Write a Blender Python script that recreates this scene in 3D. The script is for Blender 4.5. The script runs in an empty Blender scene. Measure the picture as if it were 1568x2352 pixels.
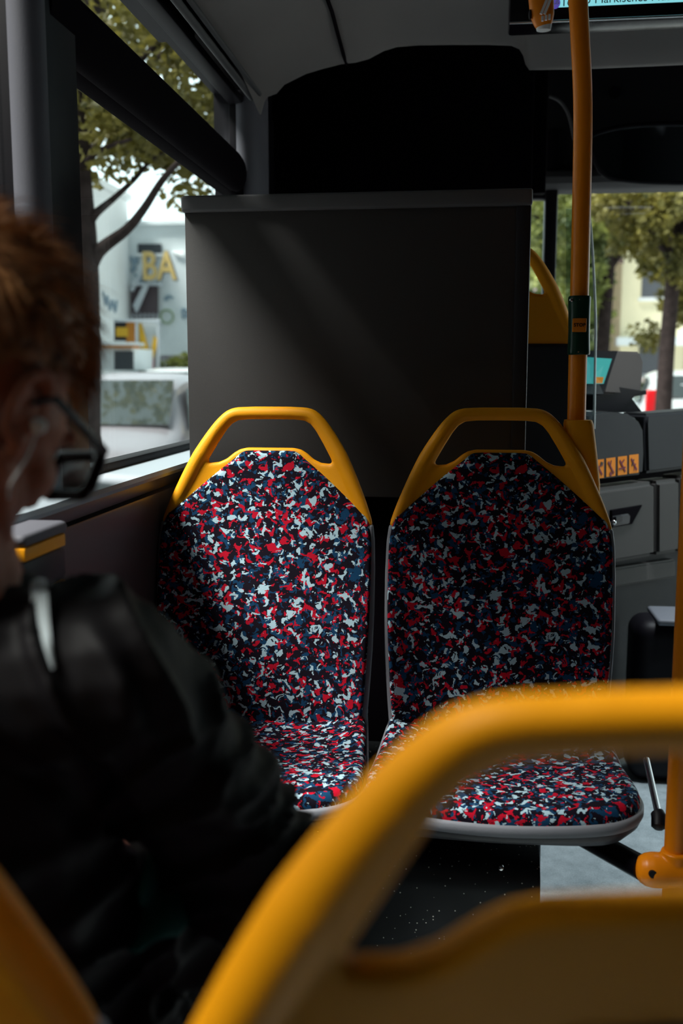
import bpy, bmesh, math, random
from mathutils import Vector, Matrix, Euler, noise
random.seed(7)
sc = bpy.context.scene
COL = sc.collection
# ------------------------------------------------------------------ camera
FPX = 2287.0
YAW = math.atan(286 / FPX); PITCH = math.atan(316 / FPX)
EYE = Vector((0, 0, 1.2))
cam_d = bpy.data.cameras.new('camera'); cam = bpy.data.objects.new('camera', cam_d); COL.objects.link(cam)
cam.location = EYE; cam.rotation_euler = (math.pi / 2 - PITCH, 0, YAW)
cam_d.sensor_fit = 'VERTICAL'; cam_d.sensor_height = 36; cam_d.lens = 36 * FPX / 2352
cam_d.clip_start = 0.05; cam_d.clip_end = 500
cam_d.dof.use_dof = True; cam_d.dof.focus_distance = 2.05; cam_d.dof.aperture_fstop = 3.4
sc.camera = cam
RM = Euler((math.pi / 2 - PITCH, 0, YAW)).to_matrix()
def P(px, py, Y=None, X=None, Z=None):
    "point of the place that stands at depth Y (or X, or Z) along the sight line through a photo pixel"
    d = RM @ Vector(((px - 784) / FPX, -(py - 1176) / FPX, -1))
    k = Y / d.y if Y is not None else X / d.x if X is not None else (Z - 1.2) / d.z
    return EYE + d * k
# ------------------------------------------------------------------ exposure, sky, sun
sc.view_settings.view_transform = 'Standard'; sc.view_settings.look = 'None'
sc.view_settings.exposure = 0.0; sc.view_settings.gamma = 1.0
sc.view_settings.use_curve_mapping = False
sc.cycles.max_bounces = 10; sc.cycles.diffuse_bounces = 5; sc.cycles.glossy_bounces = 4
sc.cycles.transparent_max_bounces = 24
sc.cycles.sample_clamp_indirect = 4
W = bpy.data.worlds.new('sky'); sc.world = W; W.use_nodes = True
nt = W.node_tree; nt.nodes.clear()
wo = nt.nodes.new('ShaderNodeOutputWorld'); bg = nt.nodes.new('ShaderNodeBackground')
tc = nt.nodes.new('ShaderNodeTexCoord'); dot = nt.nodes.new('ShaderNodeVectorMath'); dot.operation = 'DOT_PRODUCT'
mr = nt.nodes.new('ShaderNodeMapRange')
sun_dir = Vector((-0.62, -0.30, 1.13)).normalized()
dot.inputs[1].default_value = Vector((-0.2, 0.95, 0.12)).normalized()      # the open end of the street ahead is the bright part of the sky
mr.inputs['From Min'].default_value = 0.72; mr.inputs['From Max'].default_value = 0.93
mr.inputs['To Min'].default_value = 0.8; mr.inputs['To Max'].default_value = 2.7
nt.links.new(tc.outputs['Generated'], dot.inputs[0]); nt.links.new(dot.outputs['Value'], mr.inputs['Value'])
dot2 = nt.nodes.new('ShaderNodeVectorMath'); dot2.operation = 'DOT_PRODUCT'; dot2.inputs[1].default_value = Vector((.88, .45, .12)).normalized()      # extra sky brightness added on the right to light the floor
mr2 = nt.nodes.new('ShaderNodeMapRange'); mr2.inputs['From Min'].default_value = .8; mr2.inputs['From Max'].default_value = .96
mr2.inputs['To Min'].default_value = 0; mr2.inputs['To Max'].default_value = 2.6
nt.links.new(tc.outputs['Generated'], dot2.inputs[0]); nt.links.new(dot2.outputs['Value'], mr2.inputs['Value'])
mxm = nt.nodes.new('ShaderNodeMath'); mxm.operation = 'MAXIMUM'; nt.links.new(mr.outputs['Result'], mxm.inputs[0]); nt.links.new(mr2.outputs['Result'], mxm.inputs[1])
nt.links.new(mxm.outputs[0], bg.inputs['Strength'])
bg.inputs['Color'].default_value = (0.80, 0.94, 0.96, 1)
nt.links.new(bg.outputs[0], wo.inputs[0])
sl = bpy.data.lights.new('sun', 'SUN'); sl.energy = 13.0; sl.angle = math.radians(20); sl.color = (1, .95, .88)
so = bpy.data.objects.new('sun', sl); COL.objects.link(so); so.location = (-6, -4, 6)
so.rotation_euler = sun_dir.to_track_quat('Z', 'Y').to_euler()
# ------------------------------------------------------------------ materials
def new_mat(name):
    m = bpy.data.materials.new(name); m.use_nodes = True
    return m, m.node_tree, m.node_tree.nodes['Principled BSDF']
def mat(name, col, rough=.5, metal=0, spec=.22, bump=0, bscale=300, var=0, vscale=6, emit=None, coat=0):
    m, t, b = new_mat(name)
    b.inputs['Base Color'].default_value = (*col, 1); b.inputs['Roughness'].default_value = rough
    b.inputs['Metallic'].default_value = metal; b.inputs['Specular IOR Level'].default_value = spec
    b.inputs['Coat Weight'].default_value = coat
    tcn = t.nodes.new('ShaderNodeTexCoord')
    if var:
        n = t.nodes.new('ShaderNodeTexNoise'); n.inputs['Scale'].default_value = vscale; n.inputs['Detail'].default_value = 5
        t.links.new(tcn.outputs['Object'], n.inputs['Vector'])
        r = t.nodes.new('ShaderNodeMapRange'); r.inputs['From Min'].default_value = .3; r.inputs['From Max'].default_value = .7
        r.inputs['To Min'].default_value = 1 - var; r.inputs['To Max'].default_value = 1 + var
        t.links.new(n.outputs['Fac'], r.inputs['Value'])
        mx = t.nodes.new('ShaderNodeVectorMath'); mx.operation = 'SCALE'; mx.inputs[0].default_value = col
        t.links.new(r.outputs['Result'], mx.inputs['Scale']); t.links.new(mx.outputs['Vector'], b.inputs['Base Color'])
    if bump:
        n = t.nodes.new('ShaderNodeTexNoise'); n.inputs['Scale'].default_value = bscale; n.inputs['Detail'].default_value = 2
        t.links.new(tcn.outputs['Object'], n.inputs['Vector'])
        bn = t.nodes.new('ShaderNodeBump'); bn.inputs['Strength'].default_value = bump; bn.inputs['Distance'].default_value = .001
        t.links.new(n.outputs['Fac'], bn.inputs['Height']); t.links.new(bn.outputs['Normal'], b.inputs['Normal'])
    if emit:
        b.inputs['Emission Color'].default_value = (*emit[0], 1); b.inputs['Emission Strength'].default_value = emit[1]
    return m
def glass_mat(name, tint, gloss=.08, rough=0.0):
    m = bpy.data.materials.new(name); m.use_nodes = True; t = m.node_tree; t.nodes.clear()
    o = t.nodes.new('ShaderNodeOutputMaterial'); tr = t.nodes.new('ShaderNodeBsdfTransparent'); g = t.nodes.new('ShaderNodeBsdfGlossy')
    tr.inputs[0].default_value = (*tint, 1); g.inputs['Roughness'].default_value = rough
    lw = t.nodes.new('ShaderNodeLayerWeight'); lw.inputs[0].default_value = .5
    pw = t.nodes.new('ShaderNodeMath'); pw.operation = 'POWER'; pw.inputs[1].default_value = 4.5; t.links.new(lw.outputs['Facing'], pw.inputs[0])
    fr = t.nodes.new('ShaderNodeMath'); fr.operation = 'MULTIPLY_ADD'; fr.inputs[1].default_value = .45; fr.inputs[2].default_value = .022; t.links.new(pw.outputs[0], fr.inputs[0])
    mx = t.nodes.new('ShaderNodeMixShader'); t.links.new(fr.outputs[0], mx.inputs[0])
    t.links.new(tr.outputs[0], mx.inputs[1]); t.links.new(g.outputs[0], mx.inputs[2]); t.links.new(mx.outputs[0], o.inputs[0])
    return m
def fabric_mat():
    m, t, b = new_mat('moquette')
    tcn = t.nodes.new('ShaderNodeTexCoord')
    sn = t.nodes.new('ShaderNodeVectorMath'); sn.operation = 'SNAP'; sn.inputs[1].default_value = (.0011, .0011, .0011)
    t.links.new(tcn.outputs['Object'], sn.inputs[0])
    def layer(off, scale, thr, detail=2.0, dist=.7):
        a = t.nodes.new('ShaderNodeVectorMath'); a.operation = 'ADD'; a.inputs[1].default_value = off
        t.links.new(sn.outputs[0], a.inputs[0])
        n = t.nodes.new('ShaderNodeTexNoise'); n.inputs['Scale'].default_value = scale; n.inputs['Detail'].default_value = detail
        n.inputs['Distortion'].default_value = dist; n.inputs['Roughness'].default_value = .55
        t.links.new(a.outputs[0], n.inputs['Vector'])
        g = t.nodes.new('ShaderNodeMath'); g.operation = 'GREATER_THAN'; g.inputs[1].default_value = thr
        t.links.new(n.outputs['Fac'], g.inputs[0]); return g.outputs[0]
    cur = None
    for off, scale, thr, col in (((3, 1, 2), 78, .552, (.005, .042, .105)), ((9, 4, 1), 80, .578, (.44, .003, .020)), ((5, 8, 3), 80, .594, (.38, .55, .64))):
        mx = t.nodes.new('ShaderNodeMix'); mx.data_type = 'RGBA'
        t.links.new(layer(off, scale * .82, thr), mx.inputs['Factor'])
        if cur is None: mx.inputs['A'].default_value = (.0055, .003, .009, 1)
        else: t.links.new(cur, mx.inputs['A'])
        mx.inputs['B'].default_value = (*col, 1); cur = mx.outputs['Result']
    t.links.new(cur, b.inputs['Base Color'])
    b.inputs['Roughness'].default_value = .95; b.inputs['Specular IOR Level'].default_value = .15
    w = t.nodes.new('ShaderNodeTexNoise'); w.inputs['Scale'].default_value = 900
    t.links.new(tcn.outputs['Object'], w.inputs['Vector'])
    bn = t.nodes.new('ShaderNodeBump'); bn.inputs['Strength'].default_value = .35; bn.inputs['Distance'].default_value = .001
    t.links.new(w.outputs['Fac'], bn.inputs['Height']); t.links.new(bn.outputs['Normal'], b.inputs['Normal'])
    return m
def speck_mat():
    m, t, b = new_mat('speckled_black')
    tcn = t.nodes.new('ShaderNodeTexCoord')
    v = t.nodes.new('ShaderNodeTexVoronoi'); v.inputs['Scale'].default_value = 95
    t.links.new(tcn.outputs['Object'], v.inputs['Vector'])
    l = t.nodes.new('ShaderNodeMath'); l.operation = 'LESS_THAN'; l.inputs[1].default_value = .13
    t.links.new(v.outputs['Distance'], l.inputs[0])
    s = t.nodes.new('ShaderNodeSeparateColor'); t.links.new(v.outputs['Color'], s.inputs[0])
    g = t.nodes.new('ShaderNodeMath'); g.operation = 'GREATER_THAN'; g.inputs[1].default_value = .45
    t.links.new(s.outputs[0], g.inputs[0])
    mu = t.nodes.new('ShaderNodeMath'); mu.operation = 'MULTIPLY'; t.links.new(l.outputs[0], mu.inputs[0]); t.links.new(g.outputs[0], mu.inputs[1])
    mx = t.nodes.new('ShaderNodeMix'); mx.data_type = 'RGBA'; t.links.new(mu.outputs[0], mx.inputs['Factor'])
    mx.inputs['A'].default_value = (.008, .009, .011, 1); mx.inputs['B'].default_value = (.75, .72, .65, 1)
    t.links.new(mx.outputs['Result'], b.inputs['Base Color']); b.inputs['Roughness'].default_value = .45
    return m
def floor_mat():
    m, t, b = new_mat('floor_vinyl')
    tcn = t.nodes.new('ShaderNodeTexCoord')
    cur = None
    n1 = t.nodes.new('ShaderNodeTexNoise'); n1.inputs['Scale'].default_value = 9; n1.inputs['Detail'].default_value = 9; n1.inputs['Roughness'].default_value = .7
    n2 = t.nodes.new('ShaderNodeTexNoise'); n2.inputs['Scale'].default_value = 260; n2.inputs['Detail'].default_value = 3
    for n in (n1, n2): t.links.new(tcn.outputs['Object'], n.inputs['Vector'])
    r = t.nodes.new('ShaderNodeValToRGB'); r.color_ramp.elements[0].position = .3; r.color_ramp.elements[1].position = .72
    r.color_ramp.elements[0].color = (.28, .36, .39, 1); r.color_ramp.elements[1].color = (.72, .82, .86, 1)
    ad = t.nodes.new('ShaderNodeMath'); ad.operation = 'MULTIPLY_ADD'; ad.inputs[1].default_value = .35; 
    t.links.new(n2.outputs['Fac'], ad.inputs[0]); 
    sb = t.nodes.new('ShaderNodeMath'); sb.operation = 'SUBTRACT'; sb.inputs[1].default_value = .17
    t.links.new(n1.outputs['Fac'], sb.inputs[0]); t.links.new(sb.outputs[0], ad.inputs[2])
    t.links.new(ad.outputs[0], r.inputs[0]); t.links.new(r.outputs[0], b.inputs['Base Color']); b.inputs['Roughness'].default_value = .55
    return m
M = dict(
    yellow=mat('yellow_plastic', (.84, .33, .004), .5, spec=.22, bump=.25, bscale=700),
    yellow_paint=mat('yellow_powder_coat', (.80, .23, .004), .34, spec=.3),
    fabric=fabric_mat(), specks=speck_mat(), floor=floor_mat(),
    seat_grey=mat('grey_plastic', (.20, .21, .24), .42, bump=.2),
    seat_dark=mat('dark_plastic', (.022, .021, .026), .45, bump=.2),
    black=mat('black_plastic', (.006, .005, .008), .5),
    black_gloss=mat('black_glossy', (.004, .003, .005), .22),
    void=mat('black_felt', (.0022, .0010, .0026), .95, spec=.05),
    panel=mat('charcoal_laminate', (.043, .039, .039), .62, bump=.3, bscale=900, spec=.35),
    panel_cap=mat('charcoal_trim', (.10, .098, .104), .5),
    ceiling=mat('grey_ceiling', (.17, .158, .155), .7, bump=.3, bscale=500, var=.06, vscale=3),
    ceil_dark=mat('grey_ceiling_dark', (.075, .075, .08), .65, bump=.3, bscale=500),
    wall=mat('anthracite_wall', (.013, .013, .016), .6, bump=.2),
    wall_warm=mat('anthracite_side', (.05, .045, .045), .35, bump=.1),
    pillar=mat('grey_pillar', (.11, .11, .13), .6, bump=.2),
    sill=mat('light_grey_sill', (.30, .35, .39), .5),
    rubber=mat('black_rubber', (.008, .008, .01), .6),
    chrome=mat('chrome', (.6, .6, .62), .18, 1),
    green=mat('dark_green_plastic', (.004, .035, .020), .28),
    orange_btn=mat('orange_button', (.72, .22, .012), .4),
    ink=mat('black_ink', (.012, .010, .012), .5),
    white=mat('white_plastic', (.75, .77, .78), .4),
    skin=mat('skin', (.42, .17, .11), .5, var=.12, vscale=30, bump=.2, bscale=250),
    glass=glass_mat('window_glass', (.93, .97, .97)),
    tint_glass=glass_mat('light_tinted_glass', (.86, .88, .88)),
    dark_glass=glass_mat('tinted_glass', (.16, .17, .18)),
    acrylic=glass_mat('acrylic', (.80, .86, .88)),
    acrylic_edge=mat('acrylic_edge', (.55, .62, .62), .3),
    mirror=mat('mirror', (.8, .85, .85), .04, 1),
    jacket=mat('black_nylon', (.0045, .0038, .005), .62, spec=.2),
    trousers=mat('black_cloth', (.006, .006, .008), .9),
    teal=mat('teal_cloth', (.005, .09, .075), .8),
    pale_cloth=mat('pale_cloth', (.62, .72, .76), .8),
    red_ink=mat('dark_red_ink', (.16, .005, .03), .5),
)
# ------------------------------------------------------------------ mesh helpers
def link(name, me, m, parent=None):
    o = bpy.data.objects.new(name, me); COL.objects.link(o)
    if m is not None and not me.materials: me.materials.append(m)
    if parent is not None: o.parent = parent
    return o
def obj(name, bm, m, parent=None, angle=40, subsurf=0):
    me = bpy.data.meshes.new(name)
    bmesh.ops.recalc_face_normals(bm, faces=bm.faces)
    bm.to_mesh(me); bm.free()
    me.polygons.foreach_set('use_smooth', [True] * len(me.polygons)); me.set_sharp_from_angle(angle=math.radians(angle))
    o = link(name, me, m, parent)
    if subsurf:
        s = o.modifiers.new('s', 'SUBSURF'); s.levels = subsurf; s.render_levels = subsurf
    return o
def thing(name, label, cat, loc=(0, 0, 0), rz=0, group=None):
    o = bpy.data.objects.new(name, None); COL.objects.link(o); o.location = loc; o.rotation_euler = (0, 0, rz)
    o.empty_display_size = .1
    return tag(o, label, cat, group)
def tag(o, label, cat, group=None, kind=None):
    o['label'] = label; o['category'] = cat
    if group: o['group'] = group
    if kind: o['kind'] = kind
    return o
def struct(name, bm, m, label=None, angle=40, parent=None):
    o = obj(name, bm, m, parent, angle); 
    if parent is None:
        o['kind'] = 'structure'
        if label: o['label'] = label; o['category'] = name.split('_')[0]
    return o
def NB(): return bmesh.new()
def box(bm, lo, hi, bev=0, seg=2, mtx=None):
    lo = Vector(lo); hi = Vector(hi); c = (lo + hi) / 2; s = hi - lo
    r = bmesh.ops.create_cube(bm, size=1, matrix=Matrix.Translation(c) @ Matrix.Diagonal((abs(s.x), abs(s.y), abs(s.z), 1)))
    vs = r['verts']
    if bev:
        es = list({e for v in vs for e in v.link_edges})
        rr = bmesh.ops.bevel(bm, geom=es, offset=bev, segments=seg, affect='EDGES', profile=.5)
        vs = list({v for f in rr['faces'] for v in f.verts} | {v for v in vs if v.is_valid})
        vs = [v for v in vs if v.is_valid]
        s2 = set(vs)
        for v in list(vs):
            for e in v.link_edges:
                s2.add(e.other_vert(v))
        vs = list(s2)
    if mtx is not None: bmesh.ops.transform(bm, matrix=mtx, verts=vs)
    return vs
def loft(bm, rings, close=True, cap=True):
    vr = [[bm.verts.new(p) for p in r] for r in rings]
    n = len(rings[0])
    for a, b in zip(vr, vr[1:]):
        for i in range(n if close else n - 1):
            j = (i + 1) % n
            bm.faces.new((a[i], a[j], b[j], b[i]))
    if cap and close:
        bm.faces.new(list(reversed(vr[0]))); bm.faces.new(vr[-1])
    return vr
def tube(bm, path, rad, n=20, cap=True, sy=1.0):
    path = [Vector(p) for p in path]
    if not hasattr(rad, '__len__'): rad = [rad] * len(path)
    rings = []; up = None
    for i, p in enumerate(path):
        d = (path[min(i + 1, len(path) - 1)] - path[max(i - 1, 0)]).normalized()
        if up is None:
            up = Vector((0, 0, 1)) if abs(d.z) < .9 else Vector((0, 1, 0))
        s = d.cross(up).normalized(); up = s.cross(d).normalized()
        rings.append([p + (s * math.cos(2 * math.pi * k / n) + up * math.sin(2 * math.pi * k / n) * sy) * rad[i] for k in range(n)])
    loft(bm, rings, True, cap)
def smooth_path(pts, sub=8):
    pts = [Vector(p) for p in pts]; out = []
    for i in range(len(pts) - 1):
        p0 = pts[max(i - 1, 0)]; p1 = pts[i]; p2 = pts[i + 1]; p3 = pts[min(i + 2, len(pts) - 1)]
        for k in range(sub):
            t = k / sub
            out.append(.5 * ((2 * p1) + (p2 - p0) * t + (2 * p0 - 5 * p1 + 4 * p2 - p3) * t * t + (3 * p1 - p0 - 3 * p2 + p3) * t ** 3))
    out.append(pts[-1]); return out
def smooth_loop(pts, sub=6):
    n = len(pts); out = []; pts = [Vector(p) for p in pts]
    for i in range(n):
        p0, p1, p2, p3 = pts[i - 1], pts[i], pts[(i + 1) % n], pts[(i + 2) % n]
        for k in range(sub):
            t = k / sub
            out.append(.5 * ((2 * p1) + (p2 - p0) * t + (2 * p0 - 5 * p1 + 4 * p2 - p3) * t * t + (3 * p1 - p0 - 3 * p2 + p3) * t ** 3))
    return out
SPH = {}
def sphere(bm, m4, seg):
    if seg not in SPH:
        n = seg // 2 + 2; vs = [Vector((0, 0, 1))]
        for i in range(1, n):
            a = math.pi * i / n
            vs += [Vector((math.sin(a) * math.cos(2 * math.pi * k / seg), math.sin(a) * math.sin(2 * math.pi * k / seg), math.cos(a))) for k in range(seg)]
        vs.append(Vector((0, 0, -1))); fs = []
        for k in range(seg):
            k2 = (k + 1) % seg; fs.append((0, 1 + k, 1 + k2)); e = 1 + (n - 2) * seg; fs.append((len(vs) - 1, e + k2, e + k))
            for i in range(n - 2):
                a = 1 + i * seg; fs.append((a + k, a + seg + k, a + seg + k2, a + k2))
        SPH[seg] = (vs, fs)
    vs, fs = SPH[seg]; nv = [bm.verts.new(m4 @ v) for v in vs]
    for f in fs: bm.faces.new([nv[i] for i in f])
    return nv
def ball(bm, c, r, seg=16, mtx=None):
    r = (r, r, r) if not hasattr(r, '__len__') else r
    return sphere(bm, Matrix.Translation(c) @ (mtx.to_4x4() if mtx else Matrix()) @ Matrix.Diagonal((*r, 1)), seg)
def capsule(bm, a, b, ra, rb, steps=8, seg=14):
    a = Vector(a); b = Vector(b)
    for k in range(steps + 1):
        t = k / steps
        ball(bm, a.lerp(b, t), ra + (rb - ra) * t, seg)
def plate_mesh(loops, half, bev, res=4):
    "flat plate with holes in the local XZ plane, rounded edges; loops are lists of (x, z)"
    cu = bpy.data.curves.new('c', 'CURVE'); cu.dimensions = '2D'; cu.fill_mode = 'BOTH'
    cu.extrude = max(half - bev, 0); cu.bevel_depth = bev; cu.bevel_resolution = res; cu.offset = -bev
    for lp in loops:
        s = cu.splines.new('POLY'); s.points.add(len(lp) - 1)
        for i, p in enumerate(lp): s.points[i].co = (p[0], p[1], 0, 1)
        s.use_cyclic_u = True
    o = bpy.data.objects.new('t', cu); COL.objects.link(o)
    dg = bpy.context.evaluated_depsgraph_get(); dg.update()
    me = bpy.data.meshes.new_from_object(o.evaluated_get(dg))
    bm = NB(); bm.from_mesh(me); bpy.data.objects.remove(o); bpy.data.meshes.remove(me); bpy.data.curves.remove(cu)
    bmesh.ops.remove_doubles(bm, verts=bm.verts, dist=1e-6)
    bmesh.ops.transform(bm, matrix=Matrix.Rotation(math.pi / 2, 4, 'X'), verts=bm.verts)   # XY -> XZ
    return bm
def remesh(bm, voxel, iters=4, fac=.5):
    me = bpy.data.meshes.new('t'); bm.to_mesh(me); bm.free()
    o = bpy.data.objects.new('t', me); COL.objects.link(o)
    r = o.modifiers.new('r', 'REMESH'); r.mode = 'VOXEL'; r.voxel_size = voxel
    if iters:
        s = o.modifiers.new('s', 'SMOOTH'); s.factor = fac; s.iterations = iters
    dg = bpy.context.evaluated_depsgraph_get(); dg.update()
    me2 = bpy.data.meshes.new_from_object(o.evaluated_get(dg))
    bpy.data.objects.remove(o); bpy.data.meshes.remove(me)
    bm = NB(); bm.from_mesh(me2); bpy.data.meshes.remove(me2)
    return bm
def pad_bm(outline, top, thick, er, flat=False, rings=22):
    "upholstered pad: outline (x, v) loop, top(x, v) height; returned with coordinates (x, v, h)"
    n = len(outline); c = sum((Vector((p[0], p[1])) for p in outline), Vector((0, 0))) / n
    bm = NB(); rr = []
    R = sum((Vector((p[0], p[1])) - c).length for p in outline) / n
    ks = [i / rings * (1 - er / R) for i in range(1, rings + 1)]
    for k in ks: rr.append((k, 0))
    for a in (20, 40, 60, 80, 90): rr.append((1 - er / R + er / R * math.sin(math.radians(a)), er * (1 - math.cos(math.radians(a)))))
    rr.append((1.0, thick)); rr.append((.9, thick))
    prev = None; cv = bm.verts.new((c.x, c.y, top(c.x, c.y)))
    for k, dr in rr:
        ring = []
        for p in outline:
            q = c + (Vector((p[0], p[1])) - c) * k
            ring.append(bm.verts.new((q.x, q.y, top(q.x, q.y) - dr)))
        for i in range(n):
            j = (i + 1) % n
            if prev is None: bm.faces.new((cv, ring[i], ring[j]))
            else: bm.faces.new((prev[i], ring[i], ring[j], prev[j]))
        prev = ring
    bm.faces.new(prev)
    return bm
def text_obj(s, name, size, m, parent, loc, rot, extrude=.0006, bold=0, align='CENTER'):
    cu = bpy.data.curves.new('t', 'FONT'); cu.body = s; cu.size = size; cu.extrude = extrude; cu.align_x = align; cu.align_y = 'CENTER'; cu.offset = bold
    o = bpy.data.objects.new('t', cu); COL.objects.link(o)
    dg = bpy.context.evaluated_depsgraph_get(); dg.update()
    me = bpy.data.meshes.new_from_object(o.evaluated_get(dg)); bpy.data.objects.remove(o)
    me.materials.clear(); me.name = name
    x = link(name, me, m, parent); x.location = loc; x.rotation_euler = rot
    return x
# ------------------------------------------------------------------ THE BUS SHELL
FZ = -0.05
b = NB(); box(b, (-.80, -3.6, FZ - .06), (1.75, 4.55, FZ)); struct('floor', b, M['floor'])
WX = -.72
# left wall: panels with window openings (Y from -3.6 to 4.5)
b = NB()
box(b, (-.80, -3.6, FZ), (-.64, 4.5, .955), .006)
box(b, (-.80, -3.6, .960), (-.64, 4.5, .990), .006)
struct('wall_left', b, M['wall_warm'])
b = NB()
box(b, (-.80, -3.6, 2.066), (-.70, 4.5, 2.45))
for y0, y1 in ((-3.6, -3.3), (-1.35, -1.15), (3.18, 3.6)):
    box(b, (-.80, y0, .99), (-.69, y1, 2.08))
box(b, (-.80, 1.56, .99), (-.665, 1.706, 2.08), .004)
box(b, (-.80, -1.35, .99), (-.70, -.50, 2.08), .006)
struct('trim_1', b, M['black'])
b = NB()    # sill: light sloping strip
loft(b, [[Vector((-.722, y, 1.012)), Vector((-.722, y, .985)), Vector((-.634, y, .985)), Vector((-.632, y, .992)), Vector((-.636, y, 1.0))] for y in (-3.6, 4.4)])
struct('trim_2', b, M['sill'])
b = NB(); box(b, (-.745, -3.6, 1.0), (-.705, 4.4, 1.026), .004); struct('trim_3', b, M['rubber'])
# rounded pillars
def pillar(name, yc, r, z0, z1, m, sx=1.0, xc=-.70):
    b = NB(); rings = []
    for z in (z0, z1): rings.append([Vector((xc + r * sx * math.cos(a), yc + r * math.sin(a), z)) for a in [2 * math.pi * k / 40 for k in range(40)]])
    loft(b, rings); return struct(name, b, m)
pillar('trim_4', 1.565, .029, .99, 2.45, M['pillar'], 1, -.690)
pillar('trim_5', 3.25, .11, .99, 2.45, M['pillar'], .5)
# panes
def pane(name, lo, hi, m=None):
    b = NB(); box(b, lo, hi); return struct(name, b, m or M['glass'])
pane('window_1', (-.738, 1.853, 1.015), (-.733, 3.18, 1.76))
pane('window_2', (-.738, 1.853, 1.86), (-.733, 3.18, 2.03))
pane('window_3', (-.738, -.50, 1.015), (-.733, 1.56, 2.05), M['tint_glass'])
pane('window_4', (-.738, -3.3, 1.015), (-.733, -1.35, 2.05), M['dark_glass'])
# top frame of the tilting window and the slit above it
b = NB(); box(b, (-.745, 1.80, 2.026), (-.70, 3.20, 2.050), .004); box(b, (-.745, 3.15, 1.84), (-.70, 3.20, 2.05), .004)
for y in (2.2, 2.62): box(b, (-.745, y - .02, 2.045), (-.71, y + .02, 2.07), .003)
box(b, (-.80, -3.6, 2.045), (-.715, 2.62, 2.07))
struct('trim_6', b, M['black'])
# heavy transom bar under the tilting window
b = NB()
rings = []
for y, s in ((1.60, 1), (2.98, 1), (3.02, .93), (3.045, .78), (3.055, .5)):
    rings.append([Vector((-.695 + .035 * s * math.cos(a), y, 1.795 + .058 * s * math.sin(a))) for a in [2 * math.pi * k / 24 for k in range(24)]])
loft(b, rings); box(b, (-.75, 1.7, 1.737), (-.70, 3.2, 1.856), .01)
struct('trim_7', b, M['void'])
b = NB(); tube(b, [(-.712, 1.86, 1.859), (-.712, 3.12, 1.859)], .0022, 8); struct('trim_8', b, M['chrome'])
# right wall with its windows and doorway (outside the picture, lets the day in)
b = NB()
for lo, hi in (((1.68, -3.6, FZ), (1.75, 2.75, .95)), ((1.68, -3.6, 2.0), (1.75, 4.5, 2.45)), ((1.68, 4.3, FZ), (1.75, 4.5, 2.0)), ((1.68, 2.3, .95), (1.75, 2.75, 2.0)),
               ((1.68, -3.6, .95), (1.75, -3.3, 1.9)), ((1.68, -1.2, .95), (1.75, 2.3, 2.0)), ((1.68, -3.6, 1.9), (1.75, -1.1, 2.0))):
    box(b, lo, hi)
struct('wall_right', b, M['wall'])
pane('door_1', (1.71, 2.75, FZ + .01), (1.715, 4.3, 2.0))
pane('window_5', (1.71, -3.3, .95), (1.715, -1.2, 1.9), M['dark_glass'])
b = NB(); box(b, (-.8, -3.7, FZ), (1.75, -3.6, 2.45)); struct('wall_back', b, M['wall'])
# ---- ceiling: profile swept along the bus, ending in a curved lip
YL = 3.05
lip_px = [(596, 262), (604, 232), (612, 221), (632, 214), (650, 193), (700, 168), (740, 156), (780, 146), (815, 142), (845, 134), (880, 115), (910, 106), (960, 102), (1040, 101), (1120, 101), (1175, 103), (1193, 111), (1202, 126), (1207, 146), (1216, 159)]
lip = [P(x, y, Y=YL) for x, y in lip_px] + [Vector((.30, YL, P(1240, 161, Y=YL).z)), Vector((.6, YL, P(1500, 150, Y=YL).z)), Vector((1.0, YL, 2.08)), Vector((1.69, YL, 2.06))]
def ceil_z(x):
    pts = [(-.72, 2.02), (-.66, 2.012), (-.60, 2.035), (-.50, 2.085), (-.35, 2.165), (-.15, 2.235), (.2, 2.27), (.8, 2.28), (1.69, 2.1)]
    for (a, za), (c, zc) in zip(pts, pts[1:]):
        if x <= c:
            t = (x - a) / (c - a); t = max(0, min(1, t)); return za + (zc - za) * t
    return pts[-1][1]
b = NB(); rings = []
prof0 = [Vector((max(p.x, -.70), 0, ceil_z(p.x))) for p in lip]
for Y, t in ((-3.6, 0), (-.20, 0), (.32, 0), (2.30, 0), (2.62, .02), (2.74, .10), (2.84, .30), (2.93, .58), (3.0, .86), (3.035, .985), (YL, 1.0)):
    rings.append([Vector((q.x + (p.x - q.x) * t, Y, q.z + (p.z - q.z) * t)) for p, q in zip(lip, prof0)])
rings.append([p + Vector((0, .022, .004)) for p in lip]); rings.append([p + Vector((0, .03, .03)) for p in lip])
rings.append([Vector((p.x, YL + .03, 2.5)) for p in lip])
loft(b, rings, close=False)
bmesh.ops.delete(b, geom=[f for f in b.faces if -.66 < f.calc_center_median().x < -.22 and -.2 < f.calc_center_median().y < .32], context='FACES')     # opening for an unseen roof hatch, added to let sun onto the foreground rail
ceil = struct('ceiling', b, M['ceiling'], angle=60)
b = NB()
for lo, hi in (((-.80, -3.6, 2.45), (1.75, -.20, 2.52)), ((-.80, .32, 2.45), (1.75, 4.5, 2.52)), ((-.18, -.2, 2.45), (1.75, .32, 2.52)), ((-.80, -.2, 2.45), (-.72, .32, 2.52))): box(b, lo, hi)  # roof slabs left open around the added hatch
struct('trim_9', b, M['black'])
pane('window_8', (-.72, -.20, 2.50), (-.18, .32, 2.505), M['tint_glass'])  # glass over the added roof hatch, tinted to soften its light
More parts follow.
